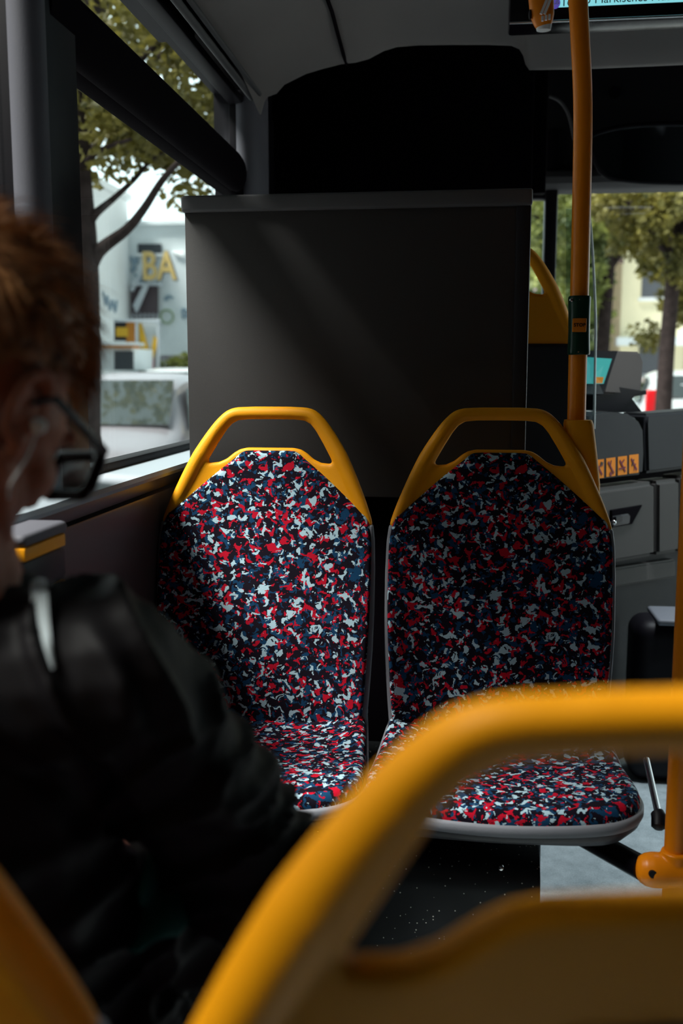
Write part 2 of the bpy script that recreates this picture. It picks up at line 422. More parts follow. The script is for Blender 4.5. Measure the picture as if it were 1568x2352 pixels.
# black seam between the ceiling panels and rivet
b = NB(); x0 = -.381
tube(b, [Vector((x0 + .012, y, z)) for y, z in ((0, ceil_z(x0) - .001), (2.4, ceil_z(x0) - .001), (2.75, ceil_z(x0) - .004), (3.0, P(785, 142, Y=3.05).z + .002), (3.07, P(785, 142, Y=3.05).z + .0))], .0055, 8)
struct('trim_10', b, M['void'])
b = NB(); p = P(798, 62, Y=2.55); p.z = ceil_z(p.x) - .002; ball(b, p, (.012, .012, .004), 20)
o = obj('ceiling_rivet', b, M['chrome']); tag(o, 'small shiny round rivet in the grey ceiling panel', 'rivet')
# cove rails between window header and ceiling
for k, (x, z, r) in enumerate(((-.640, 2.004, .010), (-.617, 2.013, .007))):
    b = NB(); tube(b, [(x, -3.5, z), (x, 3.0, z)], r, 10); struct('trim_%d' % (11 + k), b, M['ceil_dark'])
# ---- driver's cab rear wall: black, from the left wall to the aisle
YC = 3.62
b = NB(); box(b, (-.72, YC, FZ), (P(1212, 800, Y=YC).x, YC + .04, 2.47), .004); struct('wall_front', b, M['void'])
b = NB()
xr = P(1256, 300, Y=YC + .1).x
box(b, (P(1205, 300, Y=YC + .1).x, YC + .1, P(1240, 443, Y=YC + .1).z), (xr, YC + .14, 2.47), .003)
struct('trim_13', b, M['void'])
# front of the bus: header, windscreen, posts
YF = 4.40
zt = P(1400, 447, Y=YF).z
b = NB(); box(b, (-.75, YF - .03, zt + .035), (1.72, YF + .05, 2.5), .01); struct('trim_14', b, M['wall'])
b = NB()
loft(b, [[Vector((x, YF - .03, zt + .10)), Vector((x, YF - .075, zt + .085)), Vector((x, YF - .09, zt + .06)), Vector((x, YF - .085, zt + .035)), Vector((x, YF - .06, zt + .018)), Vector((x, YF - .03, zt + .014)), Vector((x, YF + .03, zt + .01)), Vector((x, YF + .03, zt + .1))] for x in (.30, 1.7)])
struct('trim_15', b, M['ceil_dark'])
b = NB()
xa = P(1246, 600, Y=YF).x; xb = P(1275, 600, Y=YF).x
box(b, (xa, YF - .05, .8), (xb, YF + .04, 2.2), .01); box(b, (-.8, YF - .05, .6), (-.70, YF + .05, 2.4), .01); box(b, (1.66, YF - .05, .6), (1.75, YF + .05, 2.4), .01)
box(b, (-.8, YF, FZ), (1.75, YF + .06, .86))
box(b, (P(1217, 445, Y=YF).x - .1, YF - .04, P(1230, 461, Y=YF).z), (xa + .01, YF + .02, 2.1), .01)
struct('trim_16', b, M['black'])
pane('window_7', (-.70, YF + .015, .86), (1.66, YF + .02, zt + .03))
b = NB()   # thin curved edge of the overhead cab lining
tube(b, smooth_path([P(1262, 221, Y=4.05), P(1283, 231, Y=4.05), P(1300, 252, Y=4.05), P(1310, 280, Y=4.05), P(1318, 320, Y=4.05)], 5), .006, 8)
struct('trim_17', b, M['ceil_dark'])

# ------------------------------------------------------------------ SEATS
ZT = .657                 # handle top above the crease
def lean(z): return .02 * (z / .2) if z < .2 else .02 + (z - .2) * .175
def wrap(x): return -.034 * (abs(x) / .23) ** 2.4
def bend(bm, dy=0):
    for v in bm.verts: v.co.y += lean(v.co.z) + wrap(v.co.x) + dy
    return bm
def sym(half):            # half: list of (x>=0, z) from the top centre to the bottom centre
    return half + [(-x, z) for x, z in reversed(half) if x > 1e-6]
def zz(l): return [(x, ZT + d) for x, d in l]
outer_h = [(0, 0), (.04, 0), (.075, -.003), (.096, -.011), (.112, -.024), (.133, -.052), (.152, -.082), (.169, -.112), (.186, -.147), (.205, -.190), (.220, -.229), (.2235, -.238)]
fab_h = [(0, -.092), (.045, -.092), (.060, -.096), (.075, -.108), (.122, -.146), (.170, -.188), (.200, -.214), (.2125, -.226)]
hole_h = [(0, -.0265), (.05, -.027), (.072, -.029), (.086, -.037), (.098, -.052), (.114, -.078), (.130, -.106), (.1335, -.114), (.130, -.1185), (.110, -.117), (.094, -.110), (.078, -.097), (.066, -.090), (.05, -.0865), (0, -.0865)]
def make_seat(label, group, loc, rz, socket=False, web=0.0):
    t = thing('bus_seat', label, 'seat', loc, rz, group)
    outer = [(x, d) for x, d in outer_h]
    hole = [(x, d - (web if d < -.08 else web * .55 if d < -.07 else 0)) for x, d in hole_h]
    fabh = [(x, d - (web * 2.3) * max(0, 1 - x / .21)) for x, d in fab_h]
    band = sym(zz(outer_h) + [(.205, ZT - .262), (0, ZT - .262)])
    bm = plate_mesh([band, sym(zz(hole))], .0095, .007)
    ring_in = sym(zz([(0, -.0265), (.05, -.027), (.072, -.029), (.086, -.037), (.098, -.052), (.114, -.078), (.130, -.106), (.150, -.150), (.172, -.192), (.197, -.239), (.0, -.2391)]))
    path = [Vector((x, 0, z)) for x, z in zz([(-.2115, -.236), (-.196, -.200), (-.172, -.148), (-.150, -.104), (-.124, -.060), (-.102, -.031), (-.082, -.0165), (-.05, -.0132), (0, -.0128), (.05, -.0132), (.082, -.0165), (.102, -.031), (.124, -.060), (.150, -.104), (.172, -.148), (.196, -.200), (.2115, -.236)])]
    rad = [.0115, .0145, .0165, .0172, .0150, .0138, .0132, .0130, .0130, .0130, .0132, .0138, .0150, .0172, .0165, .0145, .0115]
    sp = smooth_path(path, 6); rr = []
    for i in range(len(sp)):
        f = i / 6; k = min(int(f), len(rad) - 2); rr.append(rad[k] + (rad[k + 1] - rad[k]) * (f - k))
    tube(bm, sp, rr, 16)
    bm = remesh(bm, .0024, 6)
    bend(bm); h = obj('grab_frame', bm, M['yellow'], t, 80)
    if socket:
        bm = NB(); rings = []
        for z, hx, hy in ((.40, .012, .010), (.44, .022, .018), (.50, .030, .024), (.56, .0305, .026), (.624, .0300, .026), (.632, .0275, .024)):
            rings.append([Vector((.158 + (.632 - z) * .14 + hx * math.copysign(abs(math.cos(a)) ** .6, math.cos(a)), .105 + hy * math.copysign(abs(math.sin(a)) ** .6, math.sin(a)), z)) for a in [2 * math.pi * k / 28 for k in range(28)]])
        loft(bm, rings); obj('pole_socket', bm, M['yellow'], t, 50)
    # fabric backrest
    side = [(.222, -.262), (.2235, -.33), (.2225, -.42), (.219, -.50), (.214, -.58), (.209, -.63), (.20, -.665), (.17, -.69), (.1, -.70), (0, -.70)]
    fo = sym(zz(fabh + side))
    fo = [(p[0], p[1]) for p in smooth_loop([(x, z, 0) for x, z in fo], 3)]
    def btop(x, z):
        s = abs(x) / .22; low = max(0, min(1, (ZT - .2 - z) / .2))
        return .016 + .006 * math.cos(min(1, s) * math.pi / 2) + .026 * low * max(0, s - .45) ** 1.7 * 2.2 - .0
    bm = pad_bm(fo, btop, .012, .011)
    for v in bm.verts: v.co = Vector((v.co.x, -v.co.z, v.co.y))
    bend(bm); obj('backrest', bm, M['fabric'], t, 60)
    if web:
        bm = plate_mesh([sym(zz([(0, -.160), (.035, -.161), (.056, -.172), (.067, -.195), (.072, -.255), (0, -.256)]))], .004, .002)
        bend(bm, .0075); obj('back_panel', bm, M['seat_dark'], t, 60)
    # grey shell behind it
    shell = sym(zz([(0, -.2385), (.197, -.2385), (.2245, -.2385), (.2285, -.27), (.2305, -.33), (.2305, -.42), (.228, -.50), (.223, -.58), (.218, -.64), (.21, -.70), (0, -.72)]))
    bm = plate_mesh([shell], .016, .010)
    bm = remesh(bm, .004, 3); bend(bm); obj('back_shell', bm, M['seat_grey'], t, 80)
    # seat cushion
    half = [(0, .035), (.19, .035), (.207, .02), (.214, -.02), (.223, -.10), (.232, -.19), (.238, -.27), (.238, -.315), (.229, -.35), (.207, -.374), (.17, -.389), (.10, -.396), (0, -.400)]
    lp = half + [(-x, y) for x, y in reversed(half) if x > 0]
    lp = [(p[0], p[1]) for p in smooth_loop([(x, y, 0) for x, y in lp], 3)]
    def ctop(x, y):
        s = abs(x) / .225; back = max(0, min(1, (y + .16) / .18)); f = max(0, (-y - .30) / .13)
        return .004 + .038 * back * max(0, s - .35) ** 1.6 * 2.0 + .012 * s ** 2 - .008 * f ** 2 - .006 * math.sin(min(1, -y / .3) * math.pi if y < 0 else 0)
    bm = pad_bm(lp, ctop, .034, .02)
    obj('seat_cushion', bm, M['fabric'], t, 60)
    def off(l, k): return [(x * (1 + k / .23), -.19 + (y + .19) * (1 + k / .22)) for x, y in l]
    bm = NB(); rings = []
    for k, dz in ((-.012, -.012), (-.002, -.0125), (.003, -.013), (.006, -.017), (.006, -.026), (.003, -.033)):
        rings.append([Vector((x, y, ctop(x / 1.03, y / 1.03) + dz - .010)) for x, y in off(lp, k)])
    loft(bm, rings, cap=False); obj('seat_rim', bm, M['seat_grey'], t, 60)
    bm = NB(); rings = []
    for k, dz in ((.003, -.0335), (.0, -.042), (-.02, -.054), (-.06, -.062), (-.14, -.066)):
        rings.append([Vector((x, y, ctop(x / 1.03, y / 1.03) * (1 if k > -.01 else 0) + dz - .010)) for x, y in off(lp, k)])
    loft(bm, rings); obj('seat_pan', bm, M['seat_dark'], t, 60)
    return t
seatA = make_seat('patterned seat facing the camera by the left window, brighter one', 'pair of seats facing the camera', (-.412, 2.0, .475), 0)
seatB = make_seat('patterned seat facing the camera on the aisle side, with yellow pole', 'pair of seats facing the camera', (.070, 2.0, .475), 0, True)
def copy_tree(o, parent=None):
    c = o.copy(); COL.objects.link(c); c.parent = parent
    for ch in list(o.children): copy_tree(ch, c)
    return c
seatC = make_seat('empty seat right in front of the camera, seen from behind, blurred yellow rail', 'pair of seats in the foreground', (.09, .48, .42), math.pi, False, .010)
def place_facing_away(o, x, y, z, tilt, turn):
    o.rotation_mode = 'QUATERNION'
    o.matrix_basis = Matrix.Translation((x, y, z)) @ Matrix.Rotation(turn, 4, 'Z') @ Matrix.Rotation(tilt, 4, 'X') @ Matrix.Translation((0, lean(ZT), -ZT)) @ Matrix.Rotation(math.pi, 4, 'Z')
place_facing_away(seatC, .0904, .3864, 1.0794, .0404, .2214)
seatD = copy_tree(seatC); place_facing_away(seatD, -.427, .4286, 1.0658, .016, 0)
tag(seatD, 'seat the person sits on, orange edge in the lower left corner', 'seat', 'pair of seats in the foreground')
seatE = copy_tree(seatA); seatE.location = (.055, 2.66, .86); seatE.rotation_euler = (0, 0, math.pi)
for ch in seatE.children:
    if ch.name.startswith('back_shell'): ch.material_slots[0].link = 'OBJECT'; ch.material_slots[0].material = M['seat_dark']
tag(seatE, 'raised seat behind the grey partition, only its orange rail showing', 'seat')
# pedestals
b = NB(); box(b, (-.634, 2.36, FZ), (.20, 3.1, .775), .01); o = obj('seat_podium', b, M['black']); tag(o, 'black podium under the raised seat behind the partition', 'podium')
b = NB()
for x in (-.412, .055):
    box(b, (x - .06, .72, FZ), (x + .06, .92, .31), .01)
o = obj('seat_pedestal', b, M['black']); 
# split pedestal: one for each foreground seat
bpy.data.objects.remove(o)
for x, w in ((-.427, 'window'), (.06, 'aisle')):
    b = NB(); box(b, (x - .05, .58, FZ), (x + .05, .72, .325), .01); box(b, (x - .1, .56, FZ), (x + .1, .76, FZ + .02), .004)
    o = obj('seat_pedestal', b, M['black']); tag(o, 'black pedestal under the foreground %s seat' % w, 'pedestal', 'pedestals of the foreground seats')
b = NB(); box(b, (-.2, 2.52, .75), (.2, 2.64, .80), .004)
bpy_ = b.free()
# ------------------------------------------------------------------ box under the seats
p = P(1243, 1985, Y=1.72)
BX = p.x; t = thing('wheel_box', 'black speckled box under the pair of patterned seats', 'box', (-.25, 2.0, FZ))
b = NB()
prof = [(1.90, .315), (1.80, .315), (1.765, .312), (1.745, .303), (1.733, .288), (1.728, .26), (1.722, FZ + .001), (2.2, FZ + .001), (2.2, .36), (1.95, .36), (1.90, .345)]
loft(b, [[Vector((x, y, z)) for y, z in prof] for x in (-.632, BX)])
o = obj('box_shell', b, M['specks'], t, 35); o.location = -Vector(t.location)
b = NB(); q = P(1150, 1993, Y=1.735); ball(b, q, (.006, .006, .006), 14)
o = obj('bolt', b, M['chrome'], t); o.location = -Vector(t.location)
b = NB()
for x0_, x1_ in ((-.60, -.22), (-.13, .16)):
    pass
box(b, (-.62, 1.90, .345), (BX - .01, 2.0, .40), .01); o = obj('seat_beam', b, M['black'], t); o.location = -Vector(t.location)
# ------------------------------------------------------------------ partition behind the seats
t = thing('partition_screen', 'tall dark grey partition board behind the two patterned seats', 'partition', (-.25, 2.27, FZ))
T = -Vector(t.location)
xl = P(430, 800, Y=2.26).x; xr_ = P(1212, 800, Y=2.26).x; ztp = P(820, 455, Y=2.25).z; zb = P(860, 1142, Y=2.26).z
b = NB(); box(b, (xl, 2.262, zb), (xr_ - .015, 2.285, ztp - .005), .001); o = obj('board', b, M['panel'], t); o.location = T
b = NB(); box(b, (xr_ - .032, 2.256, zb - .0), (xr_, 2.30, ztp - .02), .005); o = obj('edge_post', b, M['seat_dark'], t); o.location = T
b = NB(); box(b, (xl - .006, 2.250, ztp - .022), (xr_ + .002, 2.30, ztp + .014), .006, 3); o = obj('top_rail', b, M['panel_cap'], t); o.location = T
b = NB(); box(b, (xl, 2.30, FZ), (xr_ - .01, 2.34, zb + .02), .001); o = obj('lower_board', b, M['void'], t); o.location = T
b = NB(); ball(b, P(1216, 462, Y=2.255), .004, 12); o = obj('screw', b, M['chrome'], t); o.location = T
# ------------------------------------------------------------------ main pole with stop button
t = thing('grab_pole', 'tall yellow pole rising from the right seat frame to the ceiling', 'pole', (.226, 2.12, 1.10)); T = -Vector(t.location)
pts = [P(1322, 1000, Y=2.12), P(1323.5, 960, Y=2.12), P(1327, 800, Y=2.12), P(1331, 650, Y=2.12), P(1335.5, 450, Y=2.12), P(1338, 310, Y=2.12), P(1337.5, 210, Y=2.12), P(1333, 110, Y=2.12), P(1327, 0, Y=2.12), P(1318, -120, Y=2.12), P(1306, -300, Y=2.12)]
pts += [Vector((pts[-1].x - .01, 2.12, 2.22))]
b = NB(); tube(b, smooth_path(pts, 6), .0188, 32); o = obj('tube', b, M['yellow_paint'], t, 60); o.location = T
b = NB(); c = P(1323, 971, Y=2.12); tube(b, [c + Vector((0, 0, -.004)), c + Vector((0, 0, .003))], .0225, 28); o = obj('rubber_ring', b, M['rubber'], t); o.location = T
t = thing('stop_button', 'dark green stop request button housing clamped on the yellow pole', 'button', P(1329, 748, Y=2.12)); T = -Vector(t.location)
b = NB(); c0 = P(1328, 815, Y=2.12); c1 = P(1330, 681, Y=2.12); rings = []
for k, z in enumerate([c0.z, c0.z + .003] + [c0.z + (c1.z - c0.z) * i / 10 for i in range(1, 10)] + [c1.z - .003, c1.z]):
    s = .94 if k in (0, 12) else 1; tt = (z - c0.z) / (c1.z - c0.z); w = .0215 + .0012 * (abs(tt - .5) * 2) ** 2
    rings.append([Vector((c0.x + (c1.x - c0.x) * tt + s * w * math.copysign(abs(math.cos(a)) ** .75, math.cos(a)), 2.12 - .004 + s * .0245 * math.copysign(abs(math.sin(a)) ** .75, math.sin(a)), z)) for a in [2 * math.pi * i / 32 for i in range(32)]])
loft(b, rings); o = obj('housing', b, M['green'], t, 40); o.location = T
cb = P(1330, 747, Y=2.093)
b = NB(); box(b, (cb.x - .0137, 2.088, cb.z - .0137), (cb.x + .0137, 2.098, cb.z + .0137), .0012); o = obj('button', b, M['orange_btn'], t); o.location = T
tx = text_obj('STOP', 'lettering', .0098, M['ink'], o, (cb.x, 2.0874, cb.z), (math.pi / 2, 0, 0), .0004, .0002)
for px, py in ((1331, 688), (1312, 689), (1328, 808)):
    b = NB(); ball(b, P(px, py, Y=2.0935), (.0042, .002, .0042), 14); o = obj('screw', b, M['chrome'], t); o.location = T
# ------------------------------------------------------------------ right front pole with clamp, seat brace, armrest
t = thing('stanchion', 'yellow upright pole at the right edge with a ball clamp low down', 'pole', (.355, 1.62, FZ)); T = -Vector(t.location)
PXc = P(1556, 1850, Y=1.62).x
b = NB(); tube(b, [(PXc, 1.62, FZ), (PXc, 1.62, .35), (PXc, 1.62, 2.2)], .0185, 28); o = obj('tube', b, M['yellow_paint'], t, 60); o.location = T
cc = P(1510, 2008, Y=1.60)
b = NB(); rings = []
for x, r in ((-.0335, .004), (-.032, .013), (-.027, .021), (-.018, .0265), (-.006, .029), (.01, .0285), (.03, .0265), (.06, .026), (.09, .026), (.095, .02)):
    rings.append([Vector((cc.x + x, 1.615 + r * math.cos(a), cc.z + r * math.sin(a))) for a in [2 * math.pi * i / 28 for i in range(28)]])
loft(b, rings); tube(b, [(PXc, 1.617, cc.z), (PXc, 1.617, cc.z + .035)], .024, 28); o = obj('clamp', remesh(b, .0022, 5), M['yellow_paint'], t, 80); o.location = T
b = NB(); hc = P(1499, 2008, Y=1.588); tube(b, [hc + Vector((-.001, .004, 0)), hc + Vector((0, -.0015, 0))], .0065, 16); oo = obj('socket_hole', b, M['black'], o)
b = NB(); tube(b, [P(1325, 1912, Y=1.80), P(1478, 1996, Y=1.62)], .0205, 24); 
o = obj('seat_brace', b, M['black_gloss']); tag(o, 'black slanting tube from under the right seat to the yellow clamp', 'brace')
t = thing('folding_armrest', 'slim chrome bar with black grip beside the right seat cushion', 'armrest', P(1500, 1850, Y=1.70)); T = -Vector(t.location)
b = NB(); tube(b, [P(1484, 1745, Y=1.86), P(1511, 1868, Y=1.69)], .0062, 16); o = obj('bar', b, M['chrome'], t); o.location = T
b = NB(); rings_c = [P(1507, 1862, Y=1.695), P(1513, 1876, Y=1.685), P(1512, 1905, Y=1.67)]
tube(b, [rings_c[0], rings_c[0].lerp(rings_c[1], .3), rings_c[1], rings_c[1].lerp(rings_c[2], .8), rings_c[2]], [.006, .0115, .013, .0125, .007], 18); o = obj('grip', b, M['black'], t); o.location = T
# ------------------------------------------------------------------ overhead: display, strap, mirror
t = thing('passenger_display', 'glowing cyan screen with stop name hanging under the ceiling, top right', 'screen', (.75, 2.75, 2.2)); T = -Vector(t.location)
YD = 2.72
zb_ = P(1420, 10, Y=YD).z; xl_ = P(1262, 10, Y=YD).x
b = NB(); box(b, (xl_ - .10, YD + .003, zb_ - .035), (xl_ + 1.05, YD + .10, zb_ + .36), .008); o = obj('housing', b, M['black_gloss'], t); o.location = T
scr = mat('screen_cyan', (.02, .03, .03), .3, emit=((.27, .78, .86), .85))
b = NB(); box(b, (xl_, YD - .001, zb_), (xl_ + .95, YD + .003, zb_ + .33)); o = obj('screen', b, scr, t); o.location = T
q = P(1288, 4, Y=YD)
text_obj('165', 'route_text', .0290, M['ink'], o, (q.x, YD - .0015, P(1300, 6, Y=YD).z), (math.pi / 2, 0, 0), .0002, .0, 'LEFT')
text_obj('U Märkisches Museum', 'stop_name_text', .0290, M['ink'], o, (P(1338, 0, Y=YD).x, YD - .0015, P(1400, -2, Y=YD).z), (math.pi / 2, 0, 0), .0002, .0, 'LEFT')
b = NB(); c = P(1273, 7, Y=YD - .001); tube(b, [c + Vector((0, 0, 0)), c + Vector((0, -.0008, 0))], .0145, 28)
o2 = obj('bus_roundel', b, mat('roundel_violet', (.1, .06, .4), .4, emit=((.12, .09, .5), .6)), o)
text_obj('BUS', 'lettering', .013, M['white'], o2, (c.x, YD - .003, c.z), (math.pi / 2, 0, 0), .0002, .0003)
b = NB(); z_ = P(1400, 42, Y=2.70).z
tube(b, [(xl_ - .1, 2.705, z_), (xl_ + 1.05, 2.705, z_)], .0035, 10); o = obj('lower_rail', b, M['chrome'], t); o.location = T
# hanging strap grip
t = thing('strap_grip', 'orange brown hanging grip with white print, tip near the top edge', 'grip', P(1245, 0, Y=1.9)); T = -Vector(t.location)
a0 = P(1236, -90, Y=1.9); a1 = P(1243, 10, Y=1.9); a2 = P(1246, 45, Y=1.9); a3 = P(1248, 62, Y=1.9)
b = NB(); tube(b, smooth_path([a0, a1, a2, a3], 6), [.0235 - .0003 * i if i < 10 else .0205 - .0009 * (i - 10) for i in range(19)], 28, sy=.8); o = obj('grip_body', b, M['yellow_paint'], t, 60); o.location = T
b = NB(); tube(b, [a3 + Vector((0, 0, .004)), P(1248, 70, Y=1.9)], [.0142, .0125], 24, sy=.8); o = obj('end_cap', b, M['white'], t); o.location = T
b = NB()
for dx in (0, .006, .012): 
    c = P(1243, 42, Y=1.876) + Vector((dx, .001 + dx * .12, dx * .25)); box(b, (c.x, c.y - .001, c.z - .004), (c.x + .004, c.y + .004, c.z + .004))
for dx in (0, .006):
    c = P(1250, 12, Y=1.876) + Vector((dx, .001, 0)); v = box(b, (-.0022, -.001, -.015), (.0022, .003, .015)); bmesh.ops.transform(b, matrix=Matrix.Translation(c) @ Matrix.Rotation(.38, 4, 'Y'), verts=[w for w in v if w.is_valid])
o = obj('print', b, M['white'], t); o.location = T
b = NB(); c = P(1217, 34, Y=1.895); ball(b, c, (.003, .006, .009), 14); o = obj('slot', b, M['black'], t); o.location = T
b = NB(); tube(b, [a0 + Vector((0, 0, -.01)), (a0.x - .01, 1.9, 2.268)], .012, 12); o = obj('strap', b, M['black'], t); o.location = T
# mirror
YM = 4.15
t = thing('interior_mirror', 'wide black framed mirror above the windscreen, right of the pole', 'mirror', P(1500, 360, Y=YM)); T = -Vector(t.location)
def mir_loop(off, Y):
    px = [(1352, 322), (1400, 303), (1460, 294), (1530, 291), (1600, 291), (1680, 297), (1730, 312), (1738, 345), (1722, 385), (1690, 408), (1600, 417), (1500, 416), (1430, 411), (1396, 403), (1376, 385), (1362, 355)]
    cx, cy = 1545, 355
    return [P(cx + (x - cx) * (1 + off / 190), cy + (y - cy) * (1 + off / 62), Y=Y) for x, y in px]
b = NB(); loft(b, [smooth_loop(mir_loop(o_, YM + dy), 4) for o_, dy in ((-2, .004), (1, -.006), (6, -.004), (8, .012), (6, .04), (-10, .05))]); o = obj('mirror_frame', b, M['black'], t, 50); o.location = T
b = NB(); loft(b, [smooth_loop(mir_loop(-1, YM + dy), 4) for dy in (.006, .002)])
bmesh.ops.recalc_face_normals(b, faces=b.faces)
o = obj('mirror_glass', b, M['mirror'], t, 30); o.location = T
b = NB(); box(b, (.95, YM + .03, 2.05), (1.0, YF - .03, 2.12), .004); o = obj('bracket', b, M['black'], t); o.location = T
t.rotation_euler = (.21, 0, 0)
# small round sensor on the header
b = NB(); c = P(1411, 214, Y=YF - .035); tube(b, [c, c + Vector((0, -.012, 0))], .022, 24); o = obj('overhead_sensor', b, M['black_gloss']); tag(o, 'small round black sensor on the dark header above the mirror', 'sensor')
# ------------------------------------------------------------------ acrylic screen, ticket machine, cab door
b = NB()
pl = [P(1300, 480, Y=2.95), P(1352, 480, Y=2.95), P(1358, 540, Y=2.95), P(1364, 640, Y=2.95), P(1367.5, 740, Y=2.95), P(1366, 860, Y=2.95), P(1364, 985, Y=2.95), P(1300, 985, Y=2.95)]
t = thing('acrylic_shield', 'clear curved edge plastic shield just right of the yellow pole', 'shield', P(1350, 985, Y=2.95)); T = -Vector(t.location)
loft(b, [pl, [p + Vector((0, .006, 0)) for p in pl]]); o = obj('sheet', b, M['acrylic'], t); o.location = T
b = NB(); tube(b, smooth_path([p + Vector((0, .003, 0)) for p in pl[1:7]], 5), .0036, 10); o = obj('edge', b, M['acrylic_edge'], t); o.location = T
# ticket machine
M['casing'] = mat('warm_grey_plastic', (.10, .085, .08), .6)
t = thing('ticket_machine', 'grey ticket machine with teal screen standing on the cab door', 'machine', P(1430, 945, Y=3.35)); T = -Vector(t.location)
ob = NB()
s0 = [P(1385, 905, Y=3.30), P(1412, 806, Y=3.34), P(1470, 808, Y=3.44), P(1478, 830, Y=3.46), P(1473, 904, Y=3.46), P(1466, 908, Y=3.45)]
loft(ob, [s0, [p + Vector((-.10, .12, .0)) for p in s0]]); bmesh.ops.bevel(ob, geom=ob.edges[:], offset=.007, segments=3, affect='EDGES')
o = obj('casing', ob, M['casing'], t, 50); o.location = T
def quadplate(pts, dy, m, name, par, ysh=0, thick=.012):
    b = NB(); v = [Vector(p) + Vector((0, ysh, 0)) for p in pts]; n = (v[1] - v[0]).cross(v[3] - v[0]).normalized()
    loft(b, [v, [p + n * thick for p in v]]); return obj(name, b, m, par)
fr = [P(1340, 905, Y=3.20), P(1386, 905, Y=3.28), P(1418, 806, Y=3.32), P(1340, 805, Y=3.24)]
o = quadplate(fr, 0, M['black'], 'display_frame', t, 0, -.02); o.location = T
teal = mat('screen_teal', (.01, .03, .03), .3, emit=((.05, .42, .40), .75))
sc_ = [P(1342, 881, Y=3.19), P(1386, 881, Y=3.255), P(1405, 824, Y=3.275), P(1342, 820, Y=3.21)]
o = quadplate(sc_, 0, teal, 'display', t, 0, -.004); o.location = T
o = quadplate([P(1366, 880, Y=3.215), P(1383, 880, Y=3.24), P(1386, 866, Y=3.242), P(1367, 866, Y=3.22)], 0, mat('screen_amber', (.03, .02, 0), .3, emit=((.55, .22, .01), .6)), 'amber_key', t, 0, -.003); o.location = T
b = NB(); arm = [P(1366, 880, Y=3.3), P(1470, 897, Y=3.42), P(1484, 897, Y=3.44), P(1484, 906, Y=3.44), P(1448, 912, Y=3.42), P(1474, 946, Y=3.44), P(1420, 948, Y=3.38), P(1366, 942, Y=3.3)]
loft(b, [arm, [p + Vector((-.06, .09, 0)) for p in arm]]); o = obj('stand', b, M['black'], t, 30); o.location = T
# cab door in the aisle, turned about fifty degrees
D0 = P(1352, 1100, Y=2.98); D1 = P(1568, 1072, Y=3.40)
du = Vector((D1.x - D0.x, D1.y - D0.y, 0)).normalized(); dn = Vector((du.y, -du.x, 0))      # dn faces the camera side
def onD(px, py, off=0):
    d = RM @ Vector(((px - 784) / FPX, -(py - 1176) / FPX, -1)); o_ = Vector((D0.x, D0.y, 0)) + dn * off
    k = (o_ - Vector((0, 0, 0))).dot(dn) / (d.x * dn.x + d.y * dn.y); return EYE + d * k
t = thing('cab_door', 'dark grey driver cab door with orange stickers, right of the patterned seat', 'door', (D0.x + .2, D0.y + .2, FZ)); T = -Vector(t.location)
def slab(name, pxs, m, off=0, thick=.05, bev=.008, par=t):
    v = [onD(x, y, off) for x, y in pxs]; b = NB(); loft(b, [v, [p - dn * thick for p in v]])
    if bev: bmesh.ops.bevel(b, geom=b.edges[:], offset=bev, segments=3, affect='EDGES')
    o = obj(name, b, m, par, 50)
    if par is t: o.location = T
    return o
top1 = [(1300, 1110), (1478, 1090), (1481, 1040), (1479, 985), (1468, 962), (1440, 950), (1400, 946), (1365, 952), (1300, 968)]
slab('upper_pad', top1, M['wall'], .01, .10, .010)
slab('upper_pad', [(1487, 1088), (1640, 1068), (1640, 938), (1486, 950), (1484, 975)], M['wall'], .008, .10, .010)
M['door_grey'] = mat('door_grey', (.046, .042, .040), .6, bump=.3, bscale=600)
slab('front_panel', [(1300, 1314), (1506, 1277), (1506, 1106), (1300, 1134)], M['door_grey'], .025, .09, .014)
slab('front_panel', [(1510, 1276), (1562, 1268), (1562, 1100), (1510, 1106)], M['door_grey'], .022, .09, .012)
slab('front_panel', [(1567, 1268), (1700, 1250), (1700, 1074), (1567, 1094)], M['door_grey'], .02, .09, .012)
slab('lower_panel', [(1300, 1368), (1552, 1326), (1552, 1284), (1300, 1322)], M['door_grey'], .0, .07, .006)
slab('kick_board', [(1300, 1900), (1700, 1780), (1700, 1240), (1300, 1300)], M['wall'], -.03, .05, 0)
hd = slab('door_handle', [(1406, 1212), (1452, 1204), (1476, 1160), (1404, 1172)], M['void'], .031, .02, .002)
slab('latch', [(1408, 1210), (1446, 1203), (1448, 1185), (1444, 1180), (1408, 1186)], M['seat_dark'], .036, .015, .003)
slab('latch_key', [(1414, 1200), (1430, 1197), (1430, 1184), (1414, 1187)], M['black'], .041, .012, .002)
b = NB(); ball(b, onD(1409, 1200, .045), .008, 12); o = obj('knob', b, M['chrome'], t); o.location = T
